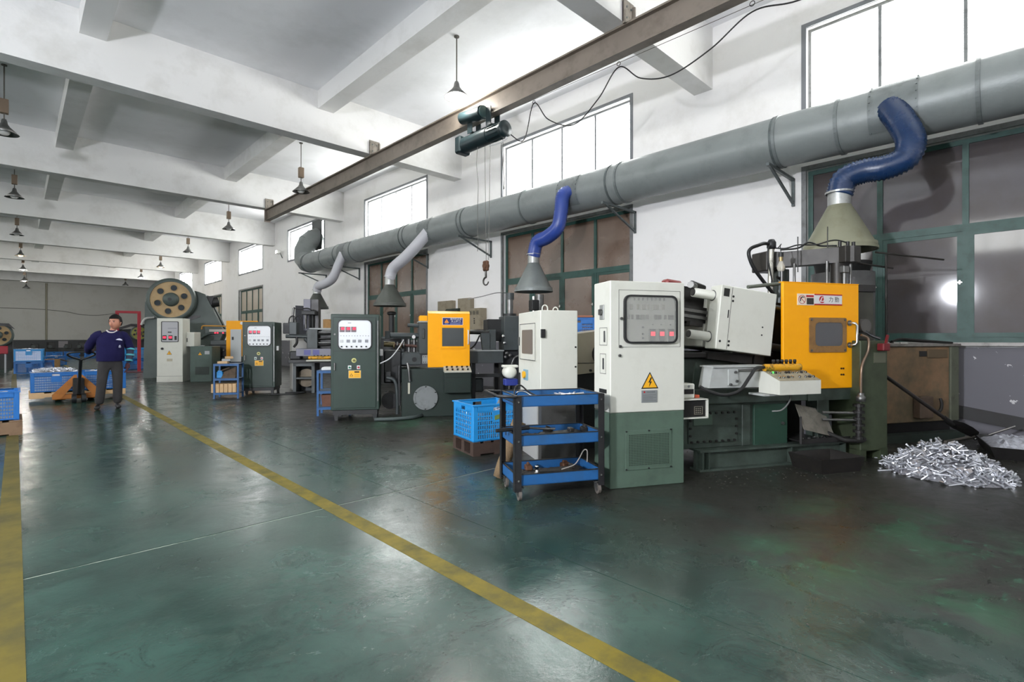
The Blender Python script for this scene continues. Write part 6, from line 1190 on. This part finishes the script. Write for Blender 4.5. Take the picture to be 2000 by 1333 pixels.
# trousers and shoes
V = [(0, 0, .97), (0, 0, .88), (-.10, 0, .80), (-.13, -.045, .50), (-.168, .0, .075), (.10, 0, .80), (.105, -.025, .50), (.11, .03, .075)]
skin('trousers', V, [(0, 1), (1, 2), (2, 3), (3, 4), (1, 5), (5, 6), (6, 7)], [(.165, .125), (.165, .125), .105, .082, .075, .105, .082, .075], TROU, wk)
for x, y, dx in ((-.17, .0, -.05), (.11, .03, .0)): skin('shoe', [(x, y+.05, .05), (x+dx*.5, y-.06, .05), (x+dx, y-.18, .038)], [(0, 1), (1, 2)], [(.042, .05), (.045, .048), (.045, .036)], SHOE, wk)
# head turned to the worker's right
hd_ = bpy.data.objects.new('head_pivot', None)
hx, hy, hz = .065, -.045, 1.60; yaw = math.radians(-38)
HM = Matrix.Translation(Vector((hx, hy, hz))) @ Matrix.Rotation(yaw, 4, 'Z') @ Matrix.Scale(1.12, 4)
bm = bmesh.new(); bmesh.ops.create_uvsphere(bm, u_segments=24, v_segments=16, radius=1)
for v in bm.verts:
    x, y, z = v.co; k = 1-.22*max(0, -z)**1.5; jy = -.012*max(0, -z) if y < 0 else 0
    v.co = Vector((x*.078*k, y*.095*(k if y < 0 else 1-.1*max(0, -z))+jy, z*.115))
me = bpy.data.meshes.new('head'); bm.to_mesh(me); bm.free(); me.transform(HM); me.materials.append(SKIN)
for p in me.polygons: p.use_smooth = True
head = bpy.data.objects.new('head', me); COL.objects.link(head); head.parent = wk
def hp(mb, name, m): return mb.tf(HM).build(name, m, head)
hp(MB().lathe([(.0, .02), (.009, .012), (.015, -.018), (.0, -.026)], (0, -.095, -.012), 10), 'nose', SKIN)
for s_ in (-1, 1):
    hp(MB().lathe([(0, .010), (.014, .0), (0, -.010)], (s_*.031, -.083, .012), 10), 'eye', mat('dark_eye', (46, 34, 30), .4)); hp(MB().bar((s_*.014, -.091, .030), (s_*.050, -.080, .030), .008, .006), 'eyebrow', HAIR); hp(MB().lathe([(0, .028), (.013, .012), (.013, -.012), (0, -.028)], (s_*.080, .0, -.005), 10), 'ear', SKIN)
hp(MB().bar((-.024, -.089, -.058), (.024, -.089, -.058), .010, .007), 'mouth', mat('lip_tone', (140, 80, 74), .5))
bm = bmesh.new(); bmesh.ops.create_uvsphere(bm, u_segments=24, v_segments=16, radius=1)
for v in list(bm.verts):
    x, y, z = v.co
    v.co = Vector((x*.089, y*.108+.006, z*.125+.014))
bmesh.ops.delete(bm, geom=[v for v in bm.verts if v.co.z < (.045 if v.co.y < -.045 else (-.012 if v.co.y < .03 else -.065))], context='VERTS')
for v in bm.verts: v.co += Vector((random.uniform(-.004, .004), random.uniform(-.004, .004), random.uniform(-.002, .006)))
me = bpy.data.meshes.new('hair'); bm.to_mesh(me); bm.free(); me.transform(HM); me.materials.append(HAIR)
for p in me.polygons: p.use_smooth = True
hr = bpy.data.objects.new('hair', me); COL.objects.link(hr); hr.parent = head
# ================================================================== BACKGROUND CLUTTER
REDF = mat('red_frame_paint', (164, 34, 48), .45, dirt=.4, dirt_rgb=(120, 26, 36), scale=5)
rf = thing('steel_portal', 'tall red steel portal standing behind the worker', 'frame', (2.73, 24.5, 0), -4)
for x in (0, .68): MB().box(x, x+.11, 0, .11, 0, 2.28, .005).build('upright', REDF, rf)
MB().box(0, .79, .0, .11, 2.28, 2.37, .005).build('top_bar', REDF, rf); MB().box(-.05, .84, -.25, .35, 0, .03).build('base_plate', mat('dark_red_plate', (90, 40, 44), .5), rf)
bx = [('blue crate on the floor left of the worker', (.3, 27.0, 0), 0, CBLUE2, .55), ('blue crate behind the pallet truck handle', (1.05, 33.5, 0), 10, CBLUE2, .9), ('blue crate beside the dark left press', (-.05, 26.4, 0), -6, CBLUE2, None),
      ('blue crate stacked on the crate beside the dark left press', (-.05, 26.4, .46), -6, CBLUE, .9), ('blue crate behind the red frame', (3.3, 26.8, 0), 5, CBLUE2, .6), ('upper blue crate behind the red frame', (3.3, 26.8, .46), 3, CBLUE, .8), ('far blue crate by the end wall dado', (1.4, 44, 0), 0, CBLUE2, None),
      ('second far blue crate by the end wall dado', (2.3, 44.5, 0), 0, CBLUE2, None), ('third far blue crate by the end wall dado', (3.3, 44, 0), 0, CBLUE2, None)]
for lb, loc, rz, m, fl in bx: crate(lb, loc, rz, .8, .6, .45, m, fl, 'blue crates in the background', flabel='aluminium castings in the '+lb)
cbd = thing('cardboard_box', 'open cardboard box on the floor left of the worker', 'box', (.75, 30.0, 0), 15)
mb = MB(); mb.box(0, .7, 0, .01, 0, .4).box(0, .7, .5, .51, 0, .4).box(0, .01, 0, .51, 0, .4).box(.69, .7, 0, .51, 0, .4).box(0, .7, 0, .51, 0, .01); mb.build('box_body', MATS['cardboard'], cbd); MB().bar((.70, .25, .40), (1.05, .25, .28), .5, .01).build('flap', MATS['cardboard'], cbd); MB().bar((0, .25, .40), (-.3, .25, .3), .5, .01).build('flap', MATS['cardboard'], cbd)
yp = press((4.1, 29.0, 0), -5, 'small yellow-green wheeled press behind the red frame', .34, 1.55, False)
for ch in yp.children: 
    if ch.name.startswith('flywheel_disc'): ch.data = ch.data.copy(); ch.data.materials[0] = mat('yellow_green_wheel', (150, 152, 70), .5)
wbk = thing('work_bench', 'dark work bench with blue bins in front of the end wall', 'bench', (3.6, 33, 0), 0)
MB().box(0, 2.2, 0, .8, .75, .82).build('bench_top', MDARK, wbk)
for x in (.05, 2.05):
    for y in (.05, .65): MB().box(x, x+.1, y, y+.1, 0, .75).build('leg', MDARK, wbk)
for i in range(3): crate('blue bin, %s on the far work bench' % ('left one', 'middle one', 'right one')[i], (3.7+i*.7, 33.1, .82), 0, .6, .5, .3, CBLUE if i == 1 else CBLUE2, .8, 'blue crates in the background', flabel='castings in the %s blue bin on the far bench' % ('left', 'middle', 'right')[i])
fp = thing('red_stand', 'pale stand with a red top at the left edge of the picture', 'stand', (-.72, 27.4, 0), 0)
for x in (0, .42): MB().box(x, x+.05, 0, .05, 0, .72).build('leg', mat('pale_leg', (196, 196, 196), .5), fp)
MB().box(-.05, .52, -.05, .4, .72, 1.02, .02).build('red_box', REDF, fp)
for i in range(5):
    x, y = 1.0+i*.9, 50+random.random()*3; q = thing('machine_tool', 'dark machine tool before the end wall, %s from the left' % ('first', 'second', 'third', 'fourth', 'fifth')[i], 'machine', (x, y, 0), random.uniform(-20, 20), 'dark machine tools before the end wall')
    MB().box(-.4, .4, -.3, .3, 0, .55, .03).build('base', MDARK, q); MB().box(-.15, .25, -.2, .2, .55, .9+.15*(i % 2), .03).build('column', MDARK, q); MB().cyl((-.1, -.3, .7), (-.1, -.1, .7), .12, n=12).build('spindle', MGREY, q)
pw = thing('wall_notice', 'small pale notice on the dark dado of the end wall', 'notice', (2.6, Y1-.01, .55)); MB().box(0, .6, -.02, 0, 0, .55).build('sheet', mat('dull_notice', (150, 146, 150), .6), pw)
